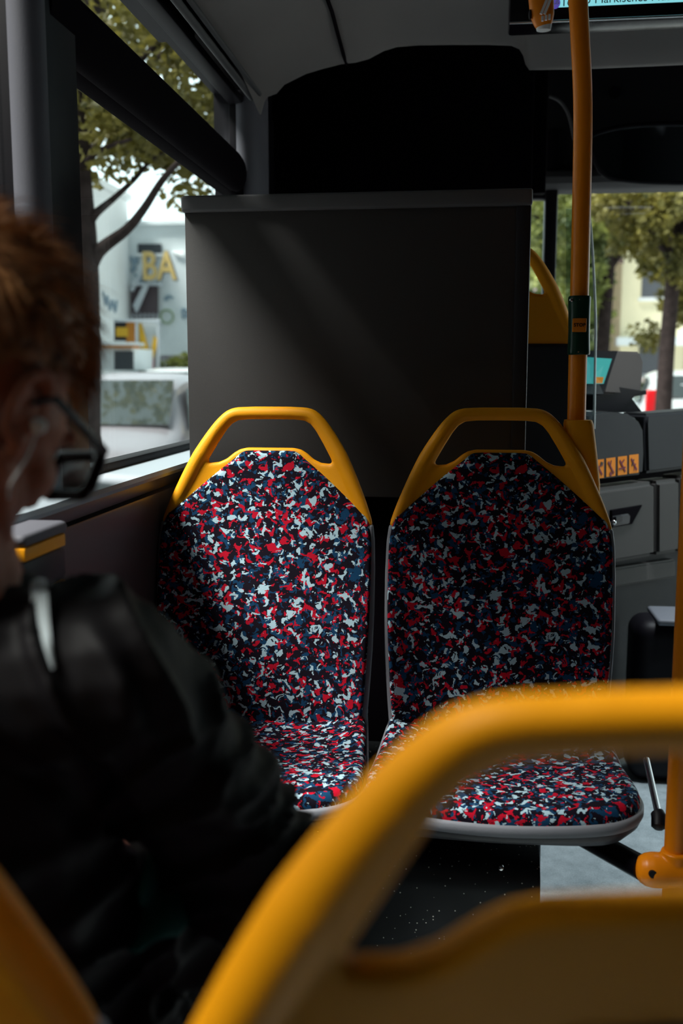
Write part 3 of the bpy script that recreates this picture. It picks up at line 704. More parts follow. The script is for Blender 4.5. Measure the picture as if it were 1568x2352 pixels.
# stickers on the upper pad
M['sticker'] = mat('orange_sticker', (.80, .24, .005), .6, spec=.2)
for i, (x0_, x1_, yb, yt) in enumerate(((1364.5, 1386.5, 1100, 1057), (1392, 1413, 1095.5, 1053), (1418.5, 1439.5, 1092, 1049.5), (1444.5, 1466, 1088, 1045.5))):
    v = [(x0_, yb), (x1_, yb - 2.6), (x1_, yt - 2.6), (x0_, yt)]
    st = slab('sticker', v, M['sticker'], .0115, .001, 0)
    w = x1_ - x0_
    def bar(a, c, wd, m=M['red_ink'], nm='sign_bar', o_=.0128, st=st):
        A = onD(x0_ + w * a[0], yt + 42 * a[1], o_); B = onD(x0_ + w * c[0], yt + 42 * c[1], o_); d = (B - A).normalized(); s = d.cross(dn).normalized() * wd
        b = NB(); loft(b, [[A - s, B - s, B + s, A + s], [q + dn * .0004 for q in (A - s, B - s, B + s, A + s)]])
        return obj(nm, b, m, st)
    bar((.22, .18), (.82, .80), .0030)
    if i == 0: bar((.75, .22), (.30, .52), .0022, M['red_ink'], 'pictogram'); bar((.66, .18), (.9, .22), .0055, M['ink'], 'pictogram')
    if i == 1: bar((.55, .10), (.45, .40), .0020, M['red_ink'], 'pictogram'); bar((.40, .78), (.60, .90), .0050, M['red_ink'], 'pictogram')
    if i == 2: bar((.72, .14), (.42, .34), .0022, M['red_ink'], 'pictogram'); bar((.12, .66), (.85, .56), .0022, M['red_ink'], 'pictogram')
    if i == 3: bar((.28, .60), (.5, .22), .0026, M['ink'], 'pictogram'); bar((.7, .45), (.5, .85), .0020, M['red_ink'], 'pictogram')
b = NB(); ball(b, onD(1355, 1056, .016), (.006, .006, .006), 12); o = obj('small_light', b, M['pillar'], t); o.location = T
# round black cover low on the right
b = NB(); c = P(1520, 1540, Y=2.75); rings = []
for x, s in ((-.13, .55), (-.115, .8), (-.08, .95), (-.03, 1), (.25, 1.02), (.3, .95)):
    rings.append([Vector((c.x + x, c.y + .17 * s * math.cos(a), .30 + .0 + .185 * s * math.copysign(abs(math.sin(a)) ** .8, math.sin(a)) * (1 if True else 1))) for a in [2 * math.pi * i / 32 for i in range(32)]])
t = thing('driver_step_box', 'dark rounded floor box with pale lid by the cab door', 'box', (c.x, c.y, FZ)); T = -Vector(t.location)
ztop = P(1500, 1416, Y=3.05).z
b = NB(); box(b, (P(1440, 1480, Y=3.15).x, 3.02, FZ), (.95, 3.20, ztop - .012), .05, 5); o = obj('body', b, M['black'], t, 60); o.location = T
b = NB(); box(b, (P(1488, 1480, Y=3.15).x, 3.01, ztop - .02), (.96, 3.20, ztop), .008, 3); o = obj('lid', b, M['seat_grey'], t, 60); o.location = T
# fill lamp added out of view over the front aisle to brighten the floor
t = thing('fill_lamp', 'added flat fill lamp over the front aisle, brightening the grey floor', 'lamp', (.85, 3.0, 2.13))
b = NB(); box(b, (-.16, -.16, -.03), (.16, .16, .0), .006); obj('fill_lamp_housing', b, M['white'], t)
b = NB(); box(b, (-.13, -.13, -.033), (.13, .13, -.029)); obj('fill_lamp_lens', b, mat('fill_lamp_lens', (.8, .8, .8), .4, emit=((.9, .95, 1), 2.0)), t)
al = bpy.data.lights.new('fill_lamp_light', 'AREA'); al.size = .24; al.energy = 8; al.spread = math.radians(85); al.color = (.86, .95, 1)
ao = bpy.data.objects.new('fill_lamp_light', al); COL.objects.link(ao); ao.parent = t; ao.location = (0, 0, -.04)
# wall fitting by the window at left
c = P(70, 1215, Y=1.42); t = thing('wall_bin', 'small wall fitting with grey cap and yellow band below the window', 'bin', (-.60, 1.32, c.z - .008)); 
b = NB(); box(b, (-.036, -.09, -.055), (.025, .05, -.006), .008); o = obj('body', b, M['black'], t)
b = NB(); box(b, (-.036, -.09, .012), (.027, .055, .030), .008, 3); o = obj('cap', b, M['pillar'], t)
b = NB(); box(b, (-.036, -.09, -.006), (.0262, .045, .012), .002); o = obj('band', b, M['yellow'], t)
b = NB(); box(b, (-.036, -.09, -.063), (.024, .045, -.055), .002); o = obj('lower_band', b, M['yellow'], t)
# ------------------------------------------------------------------ PERSON
pt = thing('person', 'person in black jacket and glasses with head bowed, seated at left by the window', 'person', (-.42, .78, FZ)); T = -Vector(pt.location)
HC = Vector((-.392, .735, 1.188))
HR = Euler((math.radians(-38), 0, math.radians(-34)), 'XYZ')
HM = Matrix.Translation(HC) @ Matrix.Rotation(math.radians(-14), 4, 'Z') @ Matrix.Rotation(math.radians(-33), 4, 'X') @ Matrix.Rotation(math.radians(4), 4, 'Y')
def H(p): return HM @ Vector(p)
def hball(b, c, r, rx=0): 
    m = HM @ Matrix.Translation(c) @ Matrix.Rotation(rx, 4, 'X') @ Matrix.Diagonal((*r, 1))
    sphere(b, m, 24)
def hcap(b, p, q, ra, rb, n=8): capsule(b, H(p), H(q), ra, rb, n)
b = NB()
hball(b, (0, -.012, .030), (.073, .096, .086))
hball(b, (0, .035, .0), (.064, .062, .075)); hball(b, (0, .040, -.050), (.057, .052, .062))
hball(b, (0, .048, -.088), (.040, .042, .028)); hball(b, (0, .078, -.104), (.020, .017, .016))
for s in (-1, 1):
    hball(b, (s * .036, .062, -.035), (.026, .028, .026)); hball(b, (s * .028, .088, .012), (.024, .012, .009))
    hcap(b, (s * .058, .005, -.060), (s * .030, .070, -.100), .020, .016)
    # ear: rim, lobe and bowl wall
    for k in range(15):
        a = math.radians(-70 + k * 20)
        hball(b, (s * (.0795 + .004 * math.sin(a)), -.006 - .016 * math.cos(a) , -.012 + .028 * math.sin(a)), (.0050, .0052, .0055))
    hball(b, (s * .076, -.004, -.014), (.006, .012, .022)); hball(b, (s * .077, .002, -.040), (.006, .009, .010))
hcap(b, (0, .092, .004), (0, .117, -.034), .0085, .012); hball(b, (-.011, .105, -.036), (.008, .010, .007)); hball(b, (.011, .105, -.036), (.008, .010, .007))
hball(b, (0, .093, -.064), (.022, .010, .0055)); hball(b, (0, .091, -.073), (.019, .010, .006))
for s in (-1, 1): hball(b, (s * .030, .079, -.006), (.013, .012, .010))
headtop = H((0, -.03, -.04))
capsule(b, headtop, (-.405, .70, 1.01), .056, .060, 8); capsule(b, H((0, .0, -.06)), (-.395, .735, 1.01), .048, .052, 8)
# trunk, arms, hands, legs
capsule(b, (-.415, .715, .99), (-.42, .735, .86), .062, .115); capsule(b, (-.42, .735, .86), (-.42, .78, .56), .118, .125); capsule(b, (-.36, .80, .50), (-.48, .80, .50), .112, .112, 4)
SR = Vector((-.290, .735, .962)); ER = Vector((-.198, .865, .762)); WR = Vector((-.35, 1.00, .605))
SL = Vector((-.538, .72, .955)); EL = Vector((-.565, .90, .74)); WL = Vector((-.47, 1.06, .640))
for S_, E_, W_, s in ((SR, ER, WR, 1), (SL, EL, WL, -1)):
    capsule(b, (-.42 + s * .05, .715, .96), S_, .06, .050); capsule(b, S_, E_, .048, .038); capsule(b, E_, W_, .036, .025, 12)
    d = (W_ - E_).normalized(); side = Vector((0, 0, 1)).cross(d).normalized() * -s       # thumb side: inwards
    up = Vector((0, 0, 1)); inw = Vector((-s, 0, 0)); fw = Vector((-.25 * s, .9, -.28)).normalized()
    across = inw - fw * inw.dot(fw); across.normalize(); pn = fw.cross(across).normalized(); pn = pn if pn.z > 0 else -pn
    for k in range(4):
        r0 = W_ + fw * .012 + across * (-.022 + .0145 * k) ; k1 = W_ + fw * (.082 - .004 * abs(k - 2)) + across * (-.030 + .0195 * k) + pn * .004
        capsule(b, r0, k1, .013, .0098, 8, 10)
        L = (.030, .038, .042, .037)[k] if True else 0
        j1 = k1 + (fw * .88 - pn * .45) * L; j2 = j1 + (fw * .55 - pn * .83) * L * .62; j3 = j2 + (fw * .2 - pn * .98) * L * .48
        capsule(b, k1, j1, .0094, .0086, 6, 10); capsule(b, j1, j2, .0085, .0078, 5, 10); capsule(b, j2, j3, .0078, .0068, 5, 10)
    th0 = W_ + fw * .022 + across * .018; th1 = W_ + fw * .052 + across * .047 - pn * .006; th2 = th1 + (fw * .9 + across * .25 - pn * .2).normalized() * .034; th3 = th2 + (fw * .96 - across * .1 - pn * .25).normalized() * .026
    capsule(b, th0, th1, .015, .0115, 7, 10); capsule(b, th1, th2, .011, .0098, 6, 10); capsule(b, th2, th3, .0096, .0082, 6, 10)
    hip = Vector((-.42 + s * .085, .84, .485)); kn = Vector((-.42 + s * .105, 1.24, .475)); an = Vector((-.42 + s * .10, 1.27, .06))
    capsule(b, hip, kn, .078, .052, 14); capsule(b, kn, an, .050, .034, 14); capsule(b, an + Vector((0, -.03, -.06)), an + Vector((0, .15, -.075)), .034, .028, 8)
b = remesh(b, .0036, 5)
o = obj('body', b, M['skin'], pt, 80); o.location = T
# eyes under the glasses
for s in (-1, 1):
    b = NB(); hball(b, (s * .030, .0845, -.006), (.0105, .0085, .0075)); o = obj('eye', b, M['white'], pt, 80); o.location = T
# trousers and shoes
b = NB(); capsule(b, (-.36, .80, .50), (-.48, .80, .50), .122, .122, 6)
capsule(b, (-.42, .80, .56), (-.42, .80, .64), .13, .13, 4)
for s in (-1, 1):
    hip = Vector((-.42 + s * .085, .84, .485)); kn = Vector((-.42 + s * .105, 1.24, .475)); an = Vector((-.42 + s * .10, 1.27, .06))
    capsule(b, hip, kn, .088, .064, 14); capsule(b, kn, an, .064, .052, 14)
o = obj('trousers', remesh(b, .006, 4), M['trousers'], pt, 80); o.location = T
for s in (-1, 1):
    an = Vector((-.42 + s * .10, 1.27, .06)); b = NB()
    capsule(b, an + Vector((0, -.03, -.065)), an + Vector((0, .15, -.072)), .044, .037, 8)
    for v in b.verts: v.co.z = max(v.co.z, FZ + .001)
    o = obj('shoe', remesh(b, .005, 3), M['black'], pt, 80); o.location = T
# jacket with folds
b = NB()
for k in range(24):
    a = 2 * math.pi * k / 24; ball(b, Vector((-.402, .712, .998)) + Vector((.070 * math.cos(a), .070 * math.sin(a), .014 * -math.sin(a))), .019, 12)
capsule(b, (-.412, .71, .965), (-.42, .735, .86), .085, .135); capsule(b, (-.42, .735, .86), (-.42, .775, .60), .140, .150, 8)
capsule(b, (-.36, .79, .56), (-.48, .79, .56), .132, .132, 4)
for S_, E_, W_, s in ((SR, ER, WR, 1), (SL, EL, WL, -1)):
    capsule(b, (-.42 + s * .04, .715, .955), S_, .088, .073, 10); capsule(b, S_, E_, .075, .060, 12)
    capsule(b, S_.lerp(E_, .55), E_ + Vector((0, .0, -.03)), .064, .058, 8)
    capsule(b, E_, W_.lerp(E_, .06), .060, .036, 16)
capsule(b, (-.34, .80, .70), (-.27, .895, .665), .075, .065, 8)
b = remesh(b, .0042, 8)
b.normal_update()
def fold(p):
    # crumpled nylon: sharp soft ridges that run across the sleeve and down from the collar
    q = Vector((p.x * 1.0 + p.z * .35, p.y, p.z)) 
    arm = max(0, min(1, (p.x + .36) / .10))
    w = Vector((noise.noise(p * 7 + Vector((3, 1, 7))), noise.noise(p * 7 + Vector((9, 4, 2))), noise.noise(p * 7))) * .035
    q = q + w
    s1 = 1 - abs(noise.noise(Vector((q.x * 5 + q.z * 9, q.y * 5, (q.z * 1.25 - q.x * .75) * 17)))) * 2.4
    s2 = 1 - abs(noise.noise(Vector((q.x * 24, q.y * 9, q.z * 5 + 3)))) * 2.4
    top = max(0, min(1, (p.z - .88) / .06))
    v = (max(0, s1) ** 2.2) * (1 - top) * (.35 + .65 * arm) + (max(0, s2) ** 2.2) * (.75 * top + .15)
    return v * .017 - .004
for v in b.verts: v.co += v.normal * fold(v.co)
bmesh.ops.smooth_vert(b, verts=b.verts, factor=.5, use_axis_x=True, use_axis_y=True, use_axis_z=True)
o = obj('jacket', b, M['jacket'], pt, 80); o.location = T
# teal shirt showing between arm and lap
b = NB(); c = P(380, 2090, Y=.80); ball(b, c, (.019, .05, .014), 20); ball(b, P(345, 2118, Y=.79), (.014, .05, .008), 16); ball(b, P(352, 2010, Y=.80), (.006, .04, .022), 16); ball(b, P(420, 2095, Y=.81), (.010, .04, .008), 16)
b = remesh(b, .004, 4)
for v in b.verts: v.co += Vector((0, 0, .006 * noise.noise(v.co * 40)))
o = obj('shirt', b, M['teal'], pt, 80); o.location = T
# pale cloth strip hanging over the collar
b = NB(); from mathutils.bvhtree import BVHTree
jk = [x for x in pt.children if x.name.startswith('jacket')][0].data
bvh = BVHTree.FromPolygons([v.co for v in jk.vertices], [p.vertices[:] for p in jk.polygons])
pts = []
for px, py in ((88, 1330), (90, 1360), (93, 1405), (102, 1450), (112, 1495), (122, 1535)):
    d = (P(px, py, Y=1) - EYE).normalized(); h = bvh.ray_cast(EYE, d); pts.append((h[0] if h[0] else P(px, py, Y=.68)) - d * .003)
hw = [.0064, .0066, .0062, .0045, .0028, .0006]
loft(b, [[p + Vector((-w, 0, 0)), p + Vector((0, -.0025, 0)), p + Vector((w, 0, 0)), p + Vector((0, .004, 0))] for p, w in zip(pts, hw)])
o = obj('collar_strip', b, M['pale_cloth'], pt, 60); o['label'] = 'pale strip of cloth over the collar'; o.location = T
# earphone with cable
b = NB(); e0 = H((.086, .004, -.022)); ball(b, e0, .0065, 12)
tube(b, smooth_path([e0, H((.088, .004, -.045)), H((.084, .004, -.075)), P(26, 1180, Y=.76), P(20, 1240, Y=.765), P(24, 1320, Y=.74)], 8), .0010, 8)
o = obj('earphone', b, M['white'], pt, 60); o.location = T
# glasses
gm = mat('tortoise_dark', (.010, .004, .008), .25)
b = NB()
def rrect(cx, cz, w, h, y, r, n=6):
    out = []
    for qx, qz, a0_ in ((1, 1, 0), (-1, 1, 90), (-1, -1, 180), (1, -1, 270)):
        for k in range(n + 1):
            a = math.radians(a0_ + 90 * k / n); X = cx + qx * (w - r) + r * math.cos(a); Z = cz + qz * (h - r) + r * math.sin(a)
            out.append(H((X, y - .012 * (abs(X) / .06) ** 2, Z)))
    return out
for s in (-1, 1):
    lp = rrect(s * .036, -.008, .028, .019, .125, .009)
    n = len(lp)
    tube(b, lp + [lp[0], lp[1]], .0052, 10)
    tube(b, [H((s * .063, .112, .006)), H((s * .074, .098, .008)), H((s * .081, .060, .006)), H((s * .084, .012, .006)), H((s * .083, -.008, -.010))], [.0036, .0042, .004, .003, .002], 10, sy=1.0)
tube(b, [H((-.010, .123, -.002)), H((0, .126, .001)), H((.010, .123, -.002))], .0028, 10)
o = obj('glasses', b, gm, pt, 60); o.location = T
lens = glass_mat('lens', (.85, .9, .9))
for s in (-1, 1):
    b = NB(); lp = rrect(s * .036, -.008, .027, .018, .125, .008); b.faces.new([b.verts.new(p) for p in lp]); lo_ = bmesh.ops.extrude_face_region(b, geom=b.faces[:]); 
    bmesh.ops.translate(b, vec=(HM.to_3x3() @ Vector((0, .0015, 0))), verts=[g for g in lo_['geom'] if isinstance(g, bmesh.types.BMVert)])
    x = obj('lens', b, lens, o, 60)
# hair: cap plus thousands of strands
hm, ht, hb = new_mat('auburn_hair')
hb.inputs['Roughness'].default_value = .42; hb.inputs['Specular IOR Level'].default_value = .5
tn = ht.nodes.new('ShaderNodeTexCoord'); nn = ht.nodes.new('ShaderNodeTexNoise'); nn.inputs['Scale'].default_value = 60
rp = ht.nodes.new('ShaderNodeValToRGB'); rp.color_ramp.elements[0].color = (.09, .03, .010, 1); rp.color_ramp.elements[1].color = (.60, .28, .10, 1)
rp.color_ramp.elements[0].position = .3; rp.color_ramp.elements[1].position = .7
ht.links.new(tn.outputs['Object'], nn.inputs['Vector']); ht.links.new(nn.outputs['Fac'], rp.inputs[0]); ht.links.new(rp.outputs[0], hb.inputs['Base Color'])
rh = random.Random(5)
def scalp(u, v):   # u azimuth (0 = face), v polar from crown
    x = math.sin(v) * math.sin(u); y = math.sin(v) * math.cos(u); z = math.cos(v)
    return Vector((x, y, z))
def on_scalp(n_): return Vector((0, -.010, .026)) + Vector((n_.x * .0765, n_.y * .101, n_.z * .091))
def hairy(n_):
    az = math.atan2(n_.x, n_.y); a = abs(az); v = math.acos(max(-1, min(1, n_.z)))
    lim = 1.18 if a < .7 else 1.18 + (a - .7) * .55 if a < 1.45 else 1.60 + (a - 1.45) * .55 
    return v < lim + .06 * noise.noise(n_ * 9)
b = NB(); bmesh.ops.create_icosphere(b, subdivisions=5, radius=1)
bad = [v for v in b.verts if not hairy(v.co.normalized())]
bmesh.ops.delete(b, geom=bad, context='VERTS')
for v in b.verts:
    n_ = v.co.normalized(); side = abs(n_.x); thick = .004 + .016 * max(0, n_.z) ** .7 * (1 - .5 * side)
    q = on_scalp(n_) + n_ * (thick + .004 * noise.noise(n_ * 12)); v.co = H(q)
hr = obj('hair', b, hm, pt, 80); hr.location = T
b = NB()
RX = HM.to_3x3()
cnt = 0
while cnt < 5200:
    n_ = Vector((rh.gauss(0, 1), rh.gauss(0, 1), rh.gauss(0, 1))).normalized()
    if not hairy(n_): continue
    cnt += 1
    side = abs(n_.x); topf = max(0, n_.z)
    base = on_scalp(n_) + n_ * (.002 + .012 * topf ** .7 * (1 - .5 * side))
    # flow: from the crown whorl outwards and forwards on top, downwards at the sides
    fl = Vector((n_.x * .7, .55 if n_.z > .2 else -.15, -.9 if n_.z < .45 else .05)); fl += Vector((noise.noise(n_ * 5), noise.noise(n_ * 5 + Vector((4, 4, 4))), noise.noise(n_ * 5 + Vector((8, 1, 3))))) * .9
    fl = (fl - n_ * fl.dot(n_)).normalized()
    L = (.014 + .034 * topf ** .6) * rh.uniform(.6, 1.15)
    lift = .30 + .65 * topf * rh.random()
    pts = []; p = base; d = (fl * (1 - lift * .6) + n_ * lift).normalized()
    d += Vector((rh.uniform(-.3, .3), rh.uniform(-.3, .3), rh.uniform(-.3, .3)))
    for k in range(5):
        pts.append(H(p)); p = p + d.normalized() * L / 4; d = d * .75 + fl * .30 - n_ * .05
    w = rh.uniform(.0004, .0009)
    for k, q in enumerate(pts): pass
    rings = []
    for k, q in enumerate(pts):
        wd = w * (1 - k / 4.4); t1 = (pts[min(k + 1, 4)] - pts[max(k - 1, 0)]).normalized(); s_ = t1.cross(Vector((.3, .8, .5))).normalized(); u_ = s_.cross(t1)
        rings.append([b.verts.new(q + (s_ * math.cos(a) + u_ * math.sin(a)) * wd) for a in (0, 2.094, 4.189)])
    for r0, r1 in zip(rings, rings[1:]):
        for i in range(3): b.faces.new((r0[i], r0[(i + 1) % 3], r1[(i + 1) % 3], r1[i]))
me = bpy.data.meshes.new('hair_strands'); b.to_mesh(me); b.free(); link('hair_strands', me, hm, hr)
# ------------------------------------------------------------------ OUTSIDE
GZ = -.40
asphalt = mat('asphalt', (.20, .21, .22), .85, var=.15, vscale=2, bump=.3, bscale=60)
pave = mat('pavement', (.34, .34, .34), .85, var=.12, vscale=3)
b = NB(); box(b, (-60, -30, GZ - .2), (60, 90, GZ)); struct('ground', b, asphalt)['label'] = 'grey street'
b = NB(); box(b, (-40, -20, GZ), (-5.6, 60, GZ + .12), .02); struct('pavement_left', b, pave)
b = NB(); box(b, (2.2, 3.0, GZ), (40, 70, GZ + .12), .02); struct('pavement_right', b, pave)
bark = mat('bark', (.035, .026, .025), .95, spec=.08, var=.3, vscale=12, bump=1, bscale=40)
def leaf_mat(name, col):
    m, t, p_ = new_mat(name)
    tcn = t.nodes.new('ShaderNodeTexCoord'); n = t.nodes.new('ShaderNodeTexNoise'); n.inputs['Scale'].default_value = 1.6; n.inputs['Detail'].default_value = 4
    t.links.new(tcn.outputs['Object'], n.inputs['Vector'])
    r = t.nodes.new('ShaderNodeValToRGB'); r.color_ramp.elements[0].position = .32; r.color_ramp.elements[1].position = .68
    r.color_ramp.elements[0].color = (col[0] * .45, col[1] * .5, col[2] * .6, 1); r.color_ramp.elements[1].color = (col[0] * 1.5, col[1] * 1.35, col[2], 1)
    t.links.new(n.outputs['Fac'], r.inputs[0]); t.links.new(r.outputs[0], p_.inputs['Base Color']); p_.inputs['Roughness'].default_value = .6
    tl = t.nodes.new('ShaderNodeBsdfTranslucent'); t.links.new(r.outputs[0], tl.inputs['Color']); mx = t.nodes.new('ShaderNodeMixShader'); mx.inputs[0].default_value = .35
    t.links.new(p_.outputs[0], mx.inputs[1]); t.links.new(tl.outputs[0], mx.inputs[2]); t.links.new(mx.outputs[0], t.nodes['Material Output'].inputs['Surface']); return m
leafA = leaf_mat('leaves_olive', (.16, .15, .035)); leafB = leaf_mat('leaves_green', (.20, .24, .07))
def crown(blobs, n, size, m, parent, seed, name='crown'):
    gapf, gap = (2.6, -.02) if size < .1 else (1.9, .0) if size < .16 else (1.1, -.1)
    if parent is None: gap = -9
    rn = random.Random(seed); vs = []; fs = []
    vol = [max(.05, r[0] * r[1] * r[2]) ** .8 for c, r in blobs]; tot = sum(vol)
    for (c, r), v in zip(blobs, vol):
        for _ in range(int(n * v / tot)):
            d = Vector((rn.gauss(0, 1), rn.gauss(0, 1), rn.gauss(0, 1))).normalized() * (rn.random() ** .40)
            p = Vector(c) + Vector((d.x * r[0], d.y * r[1], d.z * r[2]))
            if noise.noise(p * gapf + Vector((seed, 0, 0))) < gap: continue
            a = Vector((rn.gauss(0, 1), rn.gauss(0, 1), rn.gauss(0, .7))).normalized(); s = a.cross(Vector((rn.gauss(0, 1), rn.gauss(0, 1), rn.gauss(0, 1)))).normalized()
            L = size * rn.uniform(.6, 1.2); w = L * .42; k = len(vs); u_ = a.cross(s) * L * .12
            vs += [p, p + a * L * .45 + s * w + u_, p + a * L, p + a * L * .45 - s * w + u_]; fs.append((k, k + 1, k + 2, k + 3))
    me = bpy.data.meshes.new(name); me.from_pydata(vs, [], fs); return link(name, me, m, parent)
def tree(name, label, base, trunk, branches, blobs, n, size, m, seed, group='street trees'):
    t = thing(name, label, 'tree', base, 0, group); T = -Vector(base)
    b = NB(); tube(b, smooth_path([p for p, r in trunk], 5), [trunk[min(i // 5, len(trunk) - 1)][1] + (trunk[min(i // 5 + 1, len(trunk) - 1)][1] - trunk[min(i // 5, len(trunk) - 1)][1]) * (i % 5) / 5 for i in range(5 * (len(trunk) - 1) + 1)], 16)
    o = obj('trunk', b, bark, t, 60); o.location = T
    for br in branches:
        b = NB(); sp = smooth_path([p for p, r in br], 5); rr = [br[min(i // 5, len(br) - 1)][1] + (br[min(i // 5 + 1, len(br) - 1)][1] - br[min(i // 5, len(br) - 1)][1]) * (i % 5) / 5 for i in range(len(sp))]
        tube(b, sp, rr, 12); o = obj('branch', b, bark, t, 60); o.location = T
    o = crown(blobs, n, size, m, t, seed); o.location = T; return t
YT = 7.0
tb = P(168, 1176, Y=YT); tb.z = GZ
house = mat('sky_blocker_plaster', (.34, .31, .27), .9, var=.08, vscale=.5)  # for the unseen houses added beside the bus to cut off low sky light
for nm, lab, lo, hi in (('sky_blocker_house', 'unseen tall house added left of the bus to block low sky light', (-22, -43, GZ), (-9.4, -3, 12.5)), ('sky_blocker_house', 'unseen tall house added right of the bus to block low sky light', (8.5, -40, GZ), (22, -2, 13))):
    t = thing(nm, lab, 'building', ((lo[0] + hi[0]) / 2, (lo[1] + hi[1]) / 2, GZ)); T = -Vector(t.location)
    b = NB(); box(b, lo, hi); o = obj('facade', b, house, t); o.location = T
    xs = hi[0] if hi[0] < 0 else lo[0]; sg = 1 if hi[0] < 0 else -1
    for r in range(4):
        for c in range(12):
            b = NB(); y = lo[1] + 1.5 + c * 3.1; z = 1.0 + r * 3.0; box(b, (xs - .05, y, z), (xs + sg * .04, y + 1.1, z + 1.7)); o = obj('window', b, M['black_gloss'], t); o.location = T
tree('street_tree', 'tree just outside the left window with two bare branches forking right', tb,
     [((tb.x, YT, GZ), .19), (P(176, 760, Y=YT), .165), (P(176, 560, Y=YT), .145), (P(172, 400, Y=YT), .115), (P(178, 250, Y=YT), .10), (P(205, 60, Y=YT), .10), (P(225, -300, Y=YT), .07)],
     [[(P(190, 640, Y=YT), .08), (P(226, 578, Y=YT), .048), (P(290, 528, Y=YT - .2), .034), (P(330, 480, Y=YT - .4), .028), (P(372, 415, Y=YT - .7), .022), (P(415, 368, Y=YT - 1.0), .016), (P(470, 330, Y=YT - 1.3), .012)],
      [(P(196, 520, Y=YT), .050), (P(220, 490, Y=YT), .030), (P(262, 455, Y=YT + .2), .022), (P(310, 410, Y=YT + .3), .018), (P(350, 365, Y=YT + .4), .012), (P(385, 345, Y=YT + .5), .008)],
      [(P(190, 300, Y=YT), .06), (P(260, 210, Y=YT + .3), .04), (P(340, 120, Y=YT + .6), .025), (P(420, 60, Y=YT + 1), .012)],
      [(P(192, 380, Y=YT), .03), (P(230, 345, Y=YT - .2), .018), (P(300, 320, Y=YT - .4), .010)]],
     [(P(260, 300, Y=7.2), (.55, .9, .30)), (P(340, 355, Y=7.6), (.30, .8, .12)), (P(420, 330, Y=7.6), (.55, 1.0, .26)), (P(480, 400, Y=8.2), (.42, .8, .28)), (P(360, 190, Y=7.4), (.9, 1.2, .5)), (P(470, 250, Y=8), (.6, 1.2, .5)), (P(290, 60, Y=7), (1.0, 1.2, .5)),
      (P(520, 330, Y=8.5), (.5, 1, .4)), (P(430, 440, Y=8.6), (.22, .5, .22)), (P(200, 330, Y=7), (.4, .6, .3)), (P(450, 100, Y=8), (1.2, 1.3, .6)), ((-3.4, 6.6, 5.6), (2.6, 2.6, 1.0)), (P(300, 250, Y=6.8), (.5, .9, .25))], 19000, .085, leafA, 3)
tree('street_tree', 'tree leaning over the silver car, trunk hidden behind the person', (-5.9, 13.5, GZ), [((-5.9, 13.5, GZ), .2), ((-5.8, 13.5, 2), .17), ((-5.3, 13.4, 4), .13), ((-4.8, 13.3, 6), .08)], [[((-5.4, 13.4, 3.6), .08), ((-4.4, 13, 4.8), .05), ((-3.4, 12.5, 5.4), .02)]], [((-4.0, 13.2, 6.6), (2.4, 2.6, 1.3)), ((-4.4, 17, 10), (3, 3, 2))], 9000, .17, leafA, 31)
# left white building: side wall receding, then facade facing the bus
bt = thing('graffiti_building', 'pale building with yellow graffiti letters seen through the left window', 'building', (-10.5, 31, GZ)); T = -Vector(bt.location)
plaster = mat('white_plaster', (.90, .93, .94), .9, var=.06, vscale=.6); plasterB = mat('grey_plaster', (.78, .85, .88), .9, var=.10, vscale=.8)
pc = P(300, 700, Y=29.7); ztopL = P(212, 422, X=pc.x).z; zR = P(380, 520, Y=30).z
b = NB(); box(b, (pc.x - 14, 12.5, GZ), (pc.x, 29.7, ztopL)); box(b, (pc.x - 14, 12.5, ztopL), (pc.x + .15, 29.7, ztopL + .2)); o = obj('side_wing', b, plaster, bt); o.location = T
b = NB(); box(b, (pc.x - 3, 29.75, GZ), (P(520, 700, Y=30).x, 40, zR)); box(b, (pc.x - 3, 29.6, zR), (P(520, 700, Y=30).x + .1, 40, zR + .12)); o = obj('facade', b, plasterB, bt); o.location = T
YG = 29.72
def flat(name, pxs, Y, m, par, th=.06, Tt=None):
    b = NB(); v = [P(x, y, Y=Y) for x, y in pxs]; loft(b, [v, [p + Vector((0, th, 0)) for p in v]]); o = obj(name, b, m, par); o.location = Tt if Tt is not None else T; return o
def rect(x0, y0, x1, y1): return [(x0, y1), (x1, y1), (x1, y0), (x0, y0)]
gdark = mat('window_dark', (.05, .06, .07), .2); gy = mat('graffiti_yellow', (.68, .50, .20), .8); gb = mat('graffiti_grey', (.20, .24, .30), .8); gbl = mat('graffiti_blue', (.28, .38, .46), .8)
flat('window', rect(316, 560, 370, 582), YG - .05, gdark, bt); flat('window_sill', rect(312, 582, 374, 588), YG - .12, plaster, bt, .12)
gx = text_obj('BA', 'graffiti_letters', 1.15, gb, bt, tuple(P(366, 615, Y=29.26) + T), (math.pi / 2, 0, 0), .02, .05); 
gx = text_obj('BA', 'graffiti_letters', 1.15, gy, bt, tuple(P(364, 614, Y=29.2) + T), (math.pi / 2, 0, 0), .02, .022)
for g_ in bt.children:
    if g_.name.startswith('graffiti_letters'): g_.scale = (.74, 1, 1)
